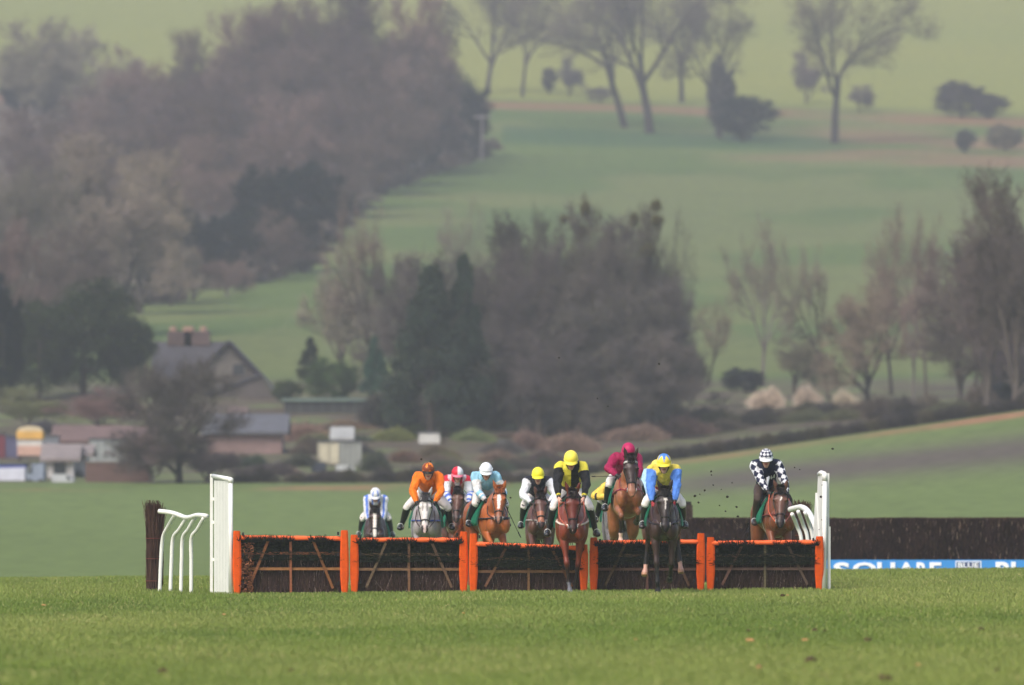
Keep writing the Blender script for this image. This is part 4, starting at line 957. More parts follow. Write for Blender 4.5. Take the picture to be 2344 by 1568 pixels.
TORSO = [(.84, 1.20, .06, .08), (.78, 1.24, .19, .20), (.62, 1.27, .265, .28), (.45, 1.28, .29, .30), (.20, 1.27, .275, .27), (-.05, 1.23, .295, .30), (-.28, 1.21, .285, .335),
         (-.46, 1.235, .255, .36), (-.62, 1.25, .235, .33), (-.76, 1.24, .205, .27), (-.87, 1.22, .14, .19), (-.92, 1.21, .07, .10)]
M_COAT = mat('coat', attr=True, rough=.38, noise=.16, nscale=5, bump=.5, bdist=.03, spec=.4)
M_COATG = mat('dappled_coat', attr=True, rough=.5, noise=.16, nscale=16, spec=.3, sheen=.2)
M_HAIR = mat('mane_hair', attr=True, rough=.55, spec=.3)
M_LEATHER = mat('tack_leather', attr=True, rough=.45, spec=.4)
M_CLOTH = mat('green_cloth', C(26, 112, 84), .6, noise=.12, nscale=6, bump=.4)
M_EYE = mat('eye', C(14, 10, 9), .08, spec=.8)
COATS = {  # body, points, muzzle
 'bay': (C(122, 68, 42), C(26, 20, 18), C(52, 36, 30)), 'redbay': (C(128, 56, 36), C(34, 22, 20), C(64, 34, 28)), 'brightbay': (C(150, 92, 58), C(36, 24, 20), C(60, 34, 28)),
 'dark': (C(62, 42, 36), C(22, 17, 16), C(40, 28, 26)), 'brown': (C(92, 58, 46), C(30, 22, 20), C(70, 46, 40)),
 'chestnut': (C(168, 92, 48), C(150, 78, 42), C(132, 84, 62)), 'grey': (C(150, 142, 142), C(96, 92, 96), C(186, 168, 162)), 'darkgrey': (C(104, 98, 100), C(60, 56, 58), C(90, 80, 78))}
class H: pass
def make_horse(u, d, label, lift=0.0, pitch=0.0, yaw=0.0, neck=38, neckyaw=0.0, headp=62, heady=0.0, neckL=.88, coat='bay', headc=None, blaze='none', fl=(5, 5, 25), fr=(5, 5, 25), hl=(20, -35, 5, 25), hr=(20, -35, 5, 25),
               tackc=C(36, 28, 26), breast=None, cloth=True, splay=.0, legc=None, hindsplay=.0, browband=None, reinc=None, hooffl=None, group='racehorses at the hurdles', x=None, boots=None):
    x = U(u, d) if x is None else x; zg = gz(x, d)
    root = empty('horse', (x, d, zg), R_(yaw), label, 'horse', group)
    h = H(); h.root = root; h.yaw = R_(yaw); piv = (0, 0, 1.25); pa = -R_(pitch)
    T = lambda p: tuple(np.array(rotx(p, pa, piv))+np.array([0, 0, lift])); h.T = T
    body, points, muz = COATS[coat]; B = Body()
    # torso
    B.loft('torso', [(T((0, y, z)), hw*.82, hh, .10) for y, z, hw, hh in TORSO], n=28, sub=4)
    B.ball('torso', T((0, -.44, 1.50)), (.10, .26, .10))        # withers
    for s in (-1, 1):
        B.ball('torso', T((s*.12, -.82, 1.12)), (.09, .14, .16))   # breast
        B.ball('torso', T((s*.14, -.56, 1.22)), (.09, .20, .26))    # shoulder
        B.ball('torso', T((s*.13, .52, 1.26)), (.13, .26, .24))      # quarter
    # neck: absolute angle
    nb0 = np.array(T((0, -.52, 1.38))); na = R_(neck); ny = R_(neckyaw)
    nd = np.array([math.sin(ny)*math.cos(na), -math.cos(ny)*math.cos(na), math.sin(na)])
    poll = nb0+nd*neckL*1.0
    mid = nb0+nd*neckL*.5+np.array([0, 0, .03])
    B.loft('neck', [(tuple(nb0-nd*.12), .16, .26, .15), (tuple(nb0+nd*.12), .15, .245, .18), (tuple(nb0+nd*neckL*.36), .115, .20, .2), (tuple(mid+nd*.10), .095, .165, .2), (tuple(nb0+nd*neckL*.82), .088, .145, .15), (tuple(poll-np.array([0,0,.05])), .082, .115, .1)], sub=4, n=22)
    # head
    hp = R_(headp); hy = R_(heady)+ny*.4
    hd = np.array([math.sin(hy)*math.cos(hp), -math.cos(hy)*math.cos(hp), -math.sin(hp)])
    lat = np.array([math.cos(hy), math.sin(hy), 0.0]); nrm = np.cross(lat, hd); nrm = nrm if nrm[1] < 0 or headp > 100 else -nrm   # dorsal normal (faces forward/up)
    if nrm @ np.array([0, -1, .3]) < 0: nrm = -nrm
    L = .60; hp0 = poll+np.array([0, 0, .06])+nrm*.06
    Hd = lambda t, l=0, n_=0: tuple(hp0+hd*t*L+lat*l+nrm*n_)
    h.Hd = Hd; h.hd, h.lat, h.nrm, h.poll = hd, lat, nrm, poll
    rr = [(-.06, .055, .06), (0, .082, .085), (.10, .100, .115), (.22, .112, .132), (.34, .108, .130), (.46, .088, .108), (.60, .066, .085), (.74, .058, .070), (.86, .064, .064), (.95, .062, .058), (1.01, .045, .042), (1.03, .02, .02)]
    B.loft('head', [(Hd(t, 0, -hh), hw, hh, 0) for t, hw, hh in rr], lat=lat, sub=4, n=24)
    for s in (-1, 1):
        B.ball('head', Hd(.27, s*.088, -.045), (.028, .035, .034))     # brow
        B.ball('head', Hd(.30, s*.062, -.155), (.045, .06, .08))       # jowl
        B.ball('head', Hd(.90, s*.042, -.035), (.026, .03, .034))      # nostril rim
        e0 = np.array(Hd(-.02, s*.062, -.06)); ed = np.array([0, 0, 1.0])*.85+lat*s*.28+nrm*.28; ed /= np.linalg.norm(ed)
        B.loft('ear', [(tuple(e0-ed*.02), .030, .026), (tuple(e0+ed*.04), .040, .026), (tuple(e0+ed*.10), .036, .020), (tuple(e0+ed*.15), .021, .014), (tuple(e0+ed*.19), .007, .007)], lat=lat, sub=2, n=10)
    B.ball('head', Hd(.95, 0, -.10), (.038, .04, .03))                 # chin
    # legs
    def chain(p, angs, lens, sx):
        out = [np.array(p, float)]
        for a, l in zip(angs, lens):
            r = R_(a); out.append(out[-1]+np.array([sx*l, -math.sin(r)*l, -math.cos(r)*l]))
        return out
    h.hooves = []
    for s, ang in ((-1, fl), (1, fr)):
        e = T((s*.135, -.50, 1.00)); sh = T((s*.14, -.58, 1.20)); sx = s*splay
        c = chain(e, (ang[0], ang[1], ang[2], ang[2]), (.44, .30, .11, .085), sx)
        up = np.array([0, 0, 1]); q = lambda a, b, t: tuple(a*(1-t)+b*t)
        rg = [(sh, .09, .15), (tuple((np.array(sh)+c[0])/2), .09, .13), (tuple(c[0]), .080, .105), (q(c[0], c[1], .35), .066, .085), (q(c[0], c[1], .75), .044, .052), (tuple(c[1]), .047, .052), (q(c[1], c[2], .2), .038, .042), (q(c[1], c[2], .6), .029, .036), (q(c[1], c[2], .88), .032, .038), (tuple(c[2]), .040, .043), (q(c[2], c[3], .55), .031, .033), (tuple(c[3]), .042, .044), (q(c[3], c[4], .5), .050, .054), (tuple(c[4]), .058, .064)]
        B.loft('fore', rg, sub=3, n=16); h.hooves.append(c[4])
    for s, ang in ((-1, hl), (1, hr)):
        e = T((s*.145, .50, 1.22)); sx = s*hindsplay
        c = chain(e, (ang[0], ang[1], ang[2], ang[3], ang[3]), (.36, .43, .36, .11, .085), sx)
        q = lambda a, b, t: tuple(a*(1-t)+b*t)
        rg = [(tuple(c[0]), .12, .22), (q(c[0], c[1], .5), .12, .20), (tuple(c[1]), .105, .15), (q(c[1], c[2], .35), .08, .11), (q(c[1], c[2], .75), .048, .062), (tuple(c[2]), .048, .066), (q(c[2], c[3], .2), .038, .050), (q(c[2], c[3], .6), .031, .038), (tuple(c[3]), .040, .044), (q(c[3], c[4], .55), .031, .033), (tuple(c[4]), .042, .044), (q(c[4], c[5], .5), .050, .054), (tuple(c[5]), .056, .062)]
        B.loft('hind', rg, sub=3, n=16)
    bodyc = np.array(body); pt = np.array(points); mz = np.array(muz); white = np.array(C(226, 216, 206)); hc = np.array(headc) if headc else bodyc*.95
    pinkf = np.array(C(206, 164, 146)); hoofc = np.array(C(58, 48, 42)); lc = legc or {}
    def colfn(reg, s_, an, p):
        if reg == 'torso': return bodyc
        if reg == 'neck': return bodyc*(1-.0*s_)
        if reg == 'ear': return hc*(.9-.5*(s_ > .8)) if coat != 'grey' else np.array(C(170, 166, 168))
        if reg == 'head':
            q = np.array(p)-hp0; t = q@hd/L; l = q@lat; n_ = q@nrm
            c = hc
            k = min(max((t-.62)/.2, 0), 1); c = c*(1-k)+mz*k
            if t > .84 and abs(abs(l)-.040) < .018 and n_ > -.065: c = np.array(C(30, 22, 22))
            if t > .97 and coat != 'grey': c = c*.5
            if blaze == 'star' and abs(l)+abs(t-.27)*.4 < .026 and n_ > -.04: c = white
            if blaze == 'stripe' and n_ > -.04 and .16 < t < .62 and abs(l) < (.034-.045*abs(t-.30) if t < .62 else 0): c = white
            if blaze == 'hook' and n_ > -.04 and ((.20 < t < .27 and -.02 < l < .035) or (.24 < t < .50 and abs(l-.002+.01*(t-.3)) < .012)): c = white
            if blaze == 'dot' and n_ > -.04 and .22 < t < .32 and abs(l-.01-(.27-t)*.3) < .013: c = white
            if blaze == 'snip' and n_ > -.05 and .66 < t < .74 and abs(l) < .03: c = white*.8
            if blaze == 'pale' and t > .70: c = c*.4+np.array(C(190, 130, 100))*.6
            if blaze == 'tan' and .52 < t < .86: c = c*.25+np.array(C(176, 108, 76))*.75
            if blaze == 'full' and n_ > -.05 and abs(l) < .035 and .1 < t < .97: c = white
            if coat == 'grey':
                c = np.array(C(214, 206, 200)); k = min(max((t-.72)/.2, 0), 1); c = c*(1-k)+np.array(C(196, 172, 166))*k
                if n_ > -.05 and abs(abs(l)-.038) < .016 and .18 < t < .42: c = np.array(C(150, 142, 140))
                if t > .84 and abs(abs(l)-.040) < .018 and n_ > -.065: c = np.array(C(44, 36, 38))
            return c
        if reg in ('fore', 'hind'):
            key = reg+('l' if p[0] < 0 else 'r')
            if s_ > .90: return np.array(lc.get(key+'hoof', hoofc))
            if key in lc and s_ > .68: return np.array(lc[key])
            k = min(max((s_-(.34 if reg == 'fore' else .44))/.14, 0), 1); return bodyc*(1-k)+pt*k
        return bodyc
    h.body, h.bvh = B.build('body', .017, colfn, M_COATG if coat in ('grey', 'darkgrey') else M_COAT, root, smooth=4, wr=.007, wf=7.0)
    # eyes
    for s in (-1, 1):
        e = MB(); c = Vector(Hd(.285, s*.104, -.052)); e.tube([c-Vector(nrm)*.022, c-Vector(nrm)*.010, c, c+Vector(nrm)*.010, c+Vector(nrm)*.022], [.004, .018, .021, .018, .004], n=10); e.build('eye', M_EYE, root, smooth=True)
    # mane & forelock
    mc = np.array(points if coat not in ('chestnut',) else body)*(.8 if coat != 'grey' else .55); n = 900; t = rng.random(n)
    side = 1 if rng.random() < .5 else -1
    crest = nb0[None]+nd[None]*(t[:, None]*neckL*.98)+np.array([0, 0, 1])*(.17+.03*np.sin(t*3.14))[:, None]*.82+np.array([0, .5, 0])*.10
    crest = nb0[None]+nd[None]*(t[:, None]*neckL)+np.cross(np.array([1, 0, 0]), -nd)[None]*0
    upn = np.array([0, nd[2], -nd[1]]); upn /= np.linalg.norm(upn); upn = upn if upn[2] > 0 else -upn
    th_ = np.interp(t, [0, .36, .6, .82, 1], [.235, .19, .16, .14, .11])
    crest = crest+upn*th_[:, None]*.93
    P1 = crest+np.stack([side*(.04+.05*rng.random(n)), .03+.05*rng.random(n), .02+.05*rng.normal(size=n)*.5], 1)
    parts = [ribbons(crest, P1, .016, .005, mc*(.6+.8*rng.random((n, 1))))]
    obj('mane', cat_mesh('mane', parts), M_HAIR, root)
    n = 260; a = rng.normal(size=n)*.026; P0 = np.array([Hd(-.06, l, -.01) for l in a]); P1 = P0+np.array(hd)*(.05+.09*rng.random(n))[:, None]+np.outer(rng.normal(size=n)*.02, lat)+nrm*(.01+.03*rng.random((n, 1)))
    P2 = P0+np.array([0, 0, 1])*(.01+.035*rng.random((n, 1)))+np.outer(rng.normal(size=n)*.02, lat)
    obj('forelock', cat_mesh('forelock', [ribbons(P0, P1, .012, .004, mc*(.6+.8*rng.random((n, 1)))), ribbons(P0, P2, .012, .004, mc*(.6+.8*rng.random((n, 1))))]), M_HAIR, root)
    n = 700; tb = np.array(T((0, .84, 1.42))); P0 = tb+rng.normal(size=(n, 3))*np.array([.025, .03, .03]); t = rng.random(n)[:, None]
    path = lambda t: np.concatenate([.10*t*np.sin(6*t), .55*t, .05*t-.75*t*t], 1)
    A_ = P0+path(t*.7)+rng.normal(size=(n, 3))*.03*t; Bb = P0+path(t*.7+.3)+rng.normal(size=(n, 3))*.05*(t+.3)
    obj('tail', cat_mesh('tail', [ribbons(A_, Bb, .022, .01, np.array(points)*(.6+.8*rng.random((n, 1))))]), M_HAIR, root)
    # bridle
    br = MB()
    def hring(t, w=1.03, a0=-180, a1=180, col=tackc, r=.0085):
        hw = np.interp(t, [q[0] for q in rr], [q[1] for q in rr])*w+.004; hh = np.interp(t, [q[0] for q in rr], [q[2] for q in rr])*w+.004
        pts = []
        for k in range(25):
            an = R_(a0+(a1-a0)*k/24); pts.append(Hd(t, math.sin(an)*hw, -hh/w+math.cos(an)*hh))
        br.tube(pts, r, col, n=6, flat=1.3)
    hring(.68, r=.011); hring(.11, 1.0, -95, 95, browband or tackc, r=.012); hring(-.02, 1.02, -100, 100)
    for s in (-1, 1):
        br.tube([Hd(0, s*.088, -.08), Hd(.12, s*.108, -.09), Hd(.34, s*.116, -.10), Hd(.55, s*.082, -.085), Hd(.78, s*.062, -.065), Hd(.86, s*.066, -.075)], .008, tackc, n=5)
        c = Vector(Hd(.86, s*.072, -.075)); br.tube([c+Vector(hd)*.03*math.cos(a_)+Vector(nrm)*.03*math.sin(a_) for a_ in np.linspace(0, 6.28, 11)[:-1]], .006, C(170,166,160), n=5, closed=True)
    br.build('bridle', M_LEATHER, root)
    h.bit = [Hd(.86, s*.078, -.08) for s in (-1, 1)]
    if breast:
        m = MB()
        pts = []
        for k in range(19):
            an = R_(-100+200*k/18); px, pz = math.sin(an)*.30, 1.28-.0*abs(an)-.14*math.cos(an)
            ro = h.bvh.ray_cast(Vector(T((math.sin(an)*.9, -.45-math.cos(an)*1.3, 1.22))), (Vector(T((0, -.40, 1.22)))-Vector(T((math.sin(an)*.9, -.45-math.cos(an)*1.3, 1.22)))).normalized())
            if ro[0] is not None: pts.append(ro[0]+ro[1]*.008)
        if len(pts) > 3: m.tube(pts, .024, breast, n=6, flat=.6)
        m.build('breastplate', M_LEATHER, root)
    # saddle cloth, saddle, girth, irons
    def torso_pt(y, an, off=.015):
        ty = [q[0] for q in TORSO][::-1]; z = np.interp(y, ty, [q[1] for q in TORSO][::-1]); hw = np.interp(y, ty, [q[2] for q in TORSO][::-1]); hh = np.interp(y, ty, [q[3] for q in TORSO][::-1])
        return (math.sin(an)*(hw*.82+off)*(1-.1*math.cos(an)), y, z+math.cos(an)*(hh+off))
    def draped(name, y0, y1, amax, off, m_, th=.012, flare=0.0, par=root):
        na_, ny_ = 22, 8; q = MB(); vs = []
        for layer in (0, 1):
            for i in range(ny_+1):
                y = y0+(y1-y0)*i/ny_
                for k in range(na_+1):
                    an = R_(-amax+2*amax*k/na_); fl_ = flare*max(0, abs(math.degrees(an))/amax-.5)**1.5
                    p = torso_pt(y, an, off+layer*th+fl_+.004*math.sin(k*1.7+i)); vs.append(T(p))
        N = (ny_+1)*(na_+1); fs = []
        for i in range(ny_):
            for k in range(na_):
                a = i*(na_+1)+k; fs.append((a, a+1, a+na_+2, a+na_+1)); fs.append((N+a, N+a+na_+1, N+a+na_+2, N+a+1))
        for i in range(ny_):
            for k in (0, na_): a = i*(na_+1)+k; fs.append((a, a+na_+1, N+a+na_+1, N+a))
        for k in range(na_):
            for i in (0, ny_): a = i*(na_+1)+k; fs.append((a, a+1, N+a+1, N+a))
        q.add(vs, fs); return q.build(name, m_, par, smooth=True)
    if cloth: draped('saddle_cloth', -.42, .26, 108, .02, M_CLOTH, flare=.10)
    M_SAD = mat('saddle_leather', C(36, 30, 30), .4, spec=.45)
    draped('saddle', -.26, .20, 62, .04, M_SAD, th=.03)
    q = MB(); q.tube([T(torso_pt(-.30, R_(a_), -.006)) for a_ in np.linspace(-180, 180, 33)[:-1]], .022, C(214,206,196), n=6, closed=True, flat=.5); q.build('girth', M_LEATHER, root)
    h.reinc = reinc or C(60, 34, 28); h.tackc = tackc
    return h
def make_reins(h, hands):
    q = MB()
    for s, b, hd_ in zip((-1, 1), h.bit, hands):
        b = Vector(b); e = Vector(hd_); m = (b+e)/2+Vector((s*.06, 0, -.05)); q.tube(smooth_path([b, m, e], 6), .010, h.reinc, n=5)
    e0, e1 = Vector(hands[0]), Vector(hands[1]); q.tube(smooth_path([e0, (e0+e1)/2+Vector((0, .05, -.06)), e1], 5), .010, h.reinc, n=5)
    q.build('reins', M_LEATHER, h.root)
# ------------------------------------------------------------------ jockeys
M_SKIN = mat('skin', attr=True, rough=.55, spec=.3)
M_SILK = mat('racing_silk', attr=True, rough=.55, noise=.07, nscale=9, bump=1.0, bdist=.06, spec=.25)
M_BREECH = mat('white_breeches', C(226, 218, 212), .7, noise=.05, nscale=8, bump=.6)
M_BOOT = mat('boot_leather', attr=True, rough=.28, spec=.5)
M_HELM = mat('helmet_silk', attr=True, rough=.5, noise=.05, nscale=20, bump=.3)
M_GOG = mat('goggle_lens', C(16, 15, 16), .12, spec=.8)
def ik(a, b, l1, l2, hint):
    a = np.array(a, float); b = np.array(b, float); d = b-a; D = np.linalg.norm(d); u_ = d/D; D = min(D, (l1+l2)*.995)
    x = (l1*l1-l2*l2+D*D)/(2*D); hgt = math.sqrt(max(l1*l1-x*x, 0)); hn = np.array(hint, float); hn = hn-u_*(u_@hn); hn /= np.linalg.norm(hn)
    return a+u_*x+hn*hgt, a+u_*D
def make_rider(h, label, silk, helmet, dz=0.0, lean=32, twist=0.0, headp=18, heady=0.0, hipy=.10, hipz=1.72, hands=None, handw=.15, elbow=(.8, .3, -.9), goggles=True, bootc=C(26,24,26), cuff=C(22,20,20), footout=.30, footz=1.16, footy=-.02,
               glove=C(24,22,24), whip=None, helmet_trim=None, chest=None, gauze=None, strapc=C(30,28,28), dx=0.0, sl=1.0, torsoL=.47, hroll=0.0, legs_on=True, kneeout=.20, headup=0.0, breech=None):
    T = h.T; tw = R_(twist)
    hip = np.array(T((dx, hipy, hipz+dz)))
    seat = hip.copy(); seat[2] -= .15
    la = R_(lean)                      # torso angle above horizontal
    td = np.array([math.sin(tw)*math.cos(la), -math.cos(tw)*math.cos(la), math.sin(la)])
    lat = np.array([math.cos(tw), math.sin(tw), 0])
    latr = lat*math.cos(R_(hroll))+np.array([0, 0, math.sin(R_(hroll))])
    chestc = hip+td*torsoL*sl; belly = np.cross(lat, td); belly = belly if belly[2] < 0 or belly[1] < 0 else -belly
    if belly[2] > 0: belly = -belly
    sh = [chestc+latr*s*.175+td*.0 for s in (-1, 1)]
    neck0 = chestc+td*.075; hc = neck0+np.array([math.sin(tw)*.1, -.095, .045])+np.array([0, 0, headup])
    # head frame
    hpz = R_(headp); hyw = R_(heady)+tw; f = np.array([math.sin(hyw)*math.cos(hpz), -math.cos(hyw)*math.cos(hpz), -math.sin(hpz)]); hl = np.array([math.cos(hyw), math.sin(hyw), 0.0]); hu = np.cross(f, hl); hu = hu if hu[2] > 0 else -hu
    base = np.array(h.root.location); 
    HW = hands or [T((s*handw, -.56, 1.52)) for s in (-1, 1)]
    HW = [np.array(q, float) for q in HW]
    el = []
    for i, s in enumerate((-1, 1)):
        hi = elbow if not isinstance(elbow, list) else elbow[i]
        e, w_ = ik(sh[i], HW[i], .285, .26, (s*hi[0], hi[1], hi[2])); el.append(e); HW[i] = w_
    # legs
    feet = [np.array(T((s*footout, footy, footz))) for s in (-1, 1)]; hips = [hip+lat*s*.095+np.array([0, 0, -.03]) for s in (-1, 1)]
    kn = []
    for i, s in enumerate((-1, 1)):
        k, ft = ik(hips[i], feet[i], .43, .43, (s*kneeout*1.5, -1.6, .35)); kn.append(k); feet[i] = ft
    rt = h.root; wl = Matrix.Rotation(h.yaw, 4, 'Z') @ Vector(seat)
    root = empty('person', (rt.location.x+wl.x, rt.location.y+wl.y, rt.location.z+wl.z), h.yaw, label, 'jockey', 'jockeys riding in the race')
    off = tuple(seat)
    skin = np.array(C(206, 158, 138)); lip = np.array(C(168, 86, 80)); dark = np.array(C(26, 22, 22)); glv = np.array(glove)
    # ---- body: one continuous figure
    B = Body()
    B.loft('trunk', [(tuple(hip-td*.10), .10, .10), (tuple(hip+td*.02), .145, .105), (tuple(hip+td*.2), .125, .10), (tuple(hip+td*.36), .15, .115), (tuple(chestc), .16, .105), (tuple(chestc+td*.06), .09, .08)], lat=latr, n=18, sub=2)
    B.loft('neck', [(tuple(chestc+td*.02), .062, .062), (tuple(neck0+td*.02), .055, .058), (tuple(hc-hu*.06-f*.02), .055, .06)], lat=hl, n=12, sub=2)
    hr = [(-.125, .020, .018, .075), (-.115, .034, .036, .062), (-.09, .052, .066, .035), (-.05, .066, .086, .012), (0, .073, .094, .0), (.05, .075, .096, -.002), (.09, .068, .086, -.004), (.12, .045, .055, -.006), (.132, .015, .02, -.006)]
    B.loft('head', [(tuple(hc+hu*z+f*fo), w_, dd) for z, w_, dd, fo in hr], lat=hl, sub=3, n=20)
    B.loft('nose', [(tuple(hc+hu*.012+f*.088), .010, .010), (tuple(hc-hu*.012+f*.100), .013, .014), (tuple(hc-hu*.030+f*.108), .018, .014), (tuple(hc-hu*.040+f*.098), .012, .010)], lat=hl, sub=2, n=8)
    B.loft('lips', [(tuple(hc-hu*.066+f*.088-hl*.022), .006, .008), (tuple(hc-hu*.064+f*.095), .010, .009), (tuple(hc-hu*.066+f*.088+hl*.022), .006, .008)], lat=hu, sub=2, n=8)
    for s in (-1, 1): B.loft('ear', [(tuple(hc+hl*s*.070+hu*(.02)-f*.005), .008, .016), (tuple(hc+hl*s*.078-hu*.005-f*.008), .01, .02), (tuple(hc+hl*s*.070-hu*.035-f*.002), .007, .012)], lat=hl, sub=2, n=8)
    for i, s in enumerate((-1, 1)):
        q = lambda a, b, t: tuple(a*(1-t)+b*t)
        B.loft('arm', [(q(chestc, sh[i], .5), .05, .05), (tuple(sh[i]), .056, .060), (q(sh[i], el[i], .45), .046, .05), (tuple(el[i]), .040, .043), (q(el[i], HW[i], .35), .040, .042), (q(el[i], HW[i], .85), .028, .024), (tuple(HW[i]), .026, .02)], lat=(0, 1, 0), sub=2, n=12)
        # hand: palm, four curled fingers, thumb
        fd = HW[i]-el[i]; fd /= np.linalg.norm(fd); dn = np.array([0, -.25, -1.0]); dn = dn-fd*(fd@dn); dn /= np.linalg.norm(dn); inn = np.cross(fd, dn); inn = inn*(1 if inn[0]*-s > 0 else -1)
        B.loft('hand', [(tuple(HW[i]), .022, .026), (tuple(HW[i]+fd*.03), .018, .036), (tuple(HW[i]+fd*.07), .016, .042), (tuple(HW[i]+fd*.085), .013, .038)], lat=tuple(inn), sub=2, n=10)
        for k, (o_, ll) in enumerate(((-.033, .85), (-.011, 1.0), (.011, .95), (.033, .78))):
            k0 = HW[i]+fd*.08+dn*o_; k1 = k0+fd*.030*ll+inn*.012; k2 = k1+inn*.028*ll+fd*.002; k3 = k2-fd*.022*ll+inn*.004
            B.loft('hand', [(tuple(k0), .0095, .0095), (tuple(k1), .0095, .0095), (tuple(k2), .0088, .0088), (tuple(k3), .0075, .0075)], lat=tuple(dn), sub=2, n=8)
        t0 = HW[i]+fd*.025-dn*.028+inn*.006; B.loft('hand', [(tuple(t0), .012, .012), (tuple(t0+fd*.028-dn*.012+inn*.014), .011, .011), (tuple(t0+fd*.050-dn*.006+inn*.028), .009, .009)], lat=tuple(dn), sub=2, n=8)
        B.loft('leg', [(tuple(hips[i]), .08, .085), (q(hips[i], kn[i], .5), .072, .076), (tuple(kn[i]), .05, .055), (q(kn[i], feet[i], .35), .048, .052), (q(kn[i], feet[i], .9), .034, .038), (tuple(feet[i]), .032, .036)], sub=2, n=12)
        B.loft('leg', [(tuple(feet[i]+np.array([0, .05, -.01])), .028, .03), (tuple(feet[i]+np.array([0, -.04, -.035])), .036, .03), (tuple(feet[i]+np.array([s*.01, -.15, -.045])), .038, .022), (tuple(feet[i]+np.array([s*.012, -.19, -.05])), .02, .014)], sub=2, n=10)
    def colfn(reg, s_, an, p):
        if reg == 'lips': return lip
        if reg == 'hand': return glv
        if reg == 'head':
            q = np.array(p)-hc; a, b, z = q@hl, q@f, q@hu
            if b > .06 and abs(abs(a)-.030) < .013 and abs(z-.018) < .006: return dark
            if b > .06 and abs(abs(a)-.030) < .018 and abs(z-.036) < .005: return np.array(C(90, 64, 50))
            if z < -.055 and b < .03: return dark*1.0 if abs(a) > .045 else skin*.9
            if abs(a) > .05 and b < .045 and z < .02: return np.array(strapc)
            if z < -.045: return skin*.88
            return skin
        if reg == 'neck': return skin*.92
        return skin
    B.build('body', .0085, colfn, M_SKIN, root, off=off, smooth=2)
    for s in (-1, 1):
        e = MB(); c = Vector(hc+hu*.018+f*.088+hl*s*.030); e.tube([c-Vector(f)*.010, c-Vector(f)*.002, c+Vector(f)*.004], [.010, .010, .003], C(30,24,22), n=8); e.build('eye', M_EYE, root, smooth=True, off=off)
    # ---- silks
    B = Body()
    B.loft('torso', [(tuple(hip-td*.03), .135, .115), (tuple(hip+td*.06), .165, .130), (tuple(hip+td*.2), .158, .130), (tuple(hip+td*.34), .182, .140), (tuple(chestc-td*.02), .196, .130), (tuple(chestc+td*.055), .135, .100), (tuple(chestc+td*.09), .072, .072)], lat=latr, n=40, sub=8)
    for i, s in enumerate((-1, 1)):
        q = lambda a, b, t: tuple(a*(1-t)+b*t)
        B.loft('sleeve'+str(i), [(q(chestc, sh[i], .45), .075, .08), (tuple(sh[i]+np.array([0, 0, .005])), .076, .084), (q(sh[i], el[i], .3), .072, .080), (q(sh[i], el[i], .7), .066, .074), (tuple(el[i]), .060, .066), (q(el[i], HW[i], .3), .060, .062), (q(el[i], HW[i], .7), .046, .046), (q(el[i], HW[i], .88), .036, .034), (q(el[i], HW[i], .93), .032, .030)], lat=(0, 1, 0), sub=9, n=36)
    def sc(reg, s_, an, p):
        q = np.array(p)-hip; a, t_, b = q@latr, q@td, q@belly
        if reg.startswith('sleeve') and s_ < .13: reg = 'torso'
        if reg.startswith('sleeve'): return silk(reg[:6], int(reg[6]), s_, an, a, t_, b)
        return silk('torso', 0, s_, an, a, t_, b)
    so, sbvh = B.build('silks', .0095, sc, M_SILK, root, off=off, smooth=3, wr=.013, wf=13.0, wst=(1.3, 1, .6))
    # cuffs
    for i, s in enumerate((-1, 1)):
        c_ = MB(); a = Vector(el[i]*.10+HW[i]*.90); b = Vector(HW[i]); c_.tube([a, a.lerp(b, .5), b, b+(b-a)*.2], [.034, .033, .031, .029], cuff, n=12); c_.build('cuff', M_BOOT, root, smooth=True, off=off)
    # ---- breeches
    B = Body(); q = lambda a, b, t: tuple(a*(1-t)+b*t)
    B.loft('pelvis', [(tuple(hip-td*.16), .10, .09), (tuple(hip-td*.08), .155, .125), (tuple(hip+td*.04), .155, .120), (tuple(hip+td*.10), .145, .112)], lat=latr, n=20, sub=3)
    for i, s in enumerate((-1, 1)):
        B.loft('thigh', [(q(hip, hips[i], .7), .10, .11), (q(hips[i], kn[i], .15), .098, .105), (q(hips[i], kn[i], .5), .088, .092), (tuple(kn[i]), .066, .070), (q(kn[i], feet[i], .18), .060, .064)], sub=3, n=18)
    B.build('breeches', .012, lambda *a: (1, 1, 1), breech or M_BREECH, root, off=off, smooth=3, wr=.006, wf=13.0)
    # ---- boots
    for i, s in enumerate((-1, 1)):
        B = Body(); toe = np.array([s*.035, -.20, -.055])
        B.loft('boot', [(q(hips[i], kn[i], .90), .064, .066), (q(kn[i], feet[i], .04), .066, .070), (q(kn[i], feet[i], .3), .064, .070), (q(kn[i], feet[i], .6), .056, .062), (q(kn[i], feet[i], .88), .044, .050), (tuple(feet[i]+np.array([0, .01, -.01])), .040, .050)], sub=3, n=16)
        B.loft('foot', [(tuple(feet[i]+np.array([0, .065, -.035])), .028, .032), (tuple(feet[i]+np.array([0, .02, -.035])), .046, .052), (tuple(feet[i]+toe*.4+np.array([0, 0, -.02])), .050, .050), (tuple(feet[i]+toe*.8+np.array([0, 0, -.01])), .052, .038), (tuple(feet[i]+toe), .032, .022)], sub=3, n=14)
        bt, _ = B.build('boot', .011, lambda reg, s_, an, p: bootc, M_BOOT, root, off=off, smooth=2)
        st = MB(); c = Vector(feet[i]+toe*.55+np.array([0, 0, -.0])); ring = [c+Vector((math.cos(a_)*.050, 0, math.sin(a_)*.052+.012)) for a_ in np.linspace(0, 6.28, 15)[:-1]]
        st.tube(ring, .006, C(206, 206, 204), n=6, closed=True); so_ = st.build('stirrup', mat('steel', C(200,200,198), .3, metal=.6), h.root, smooth=True)
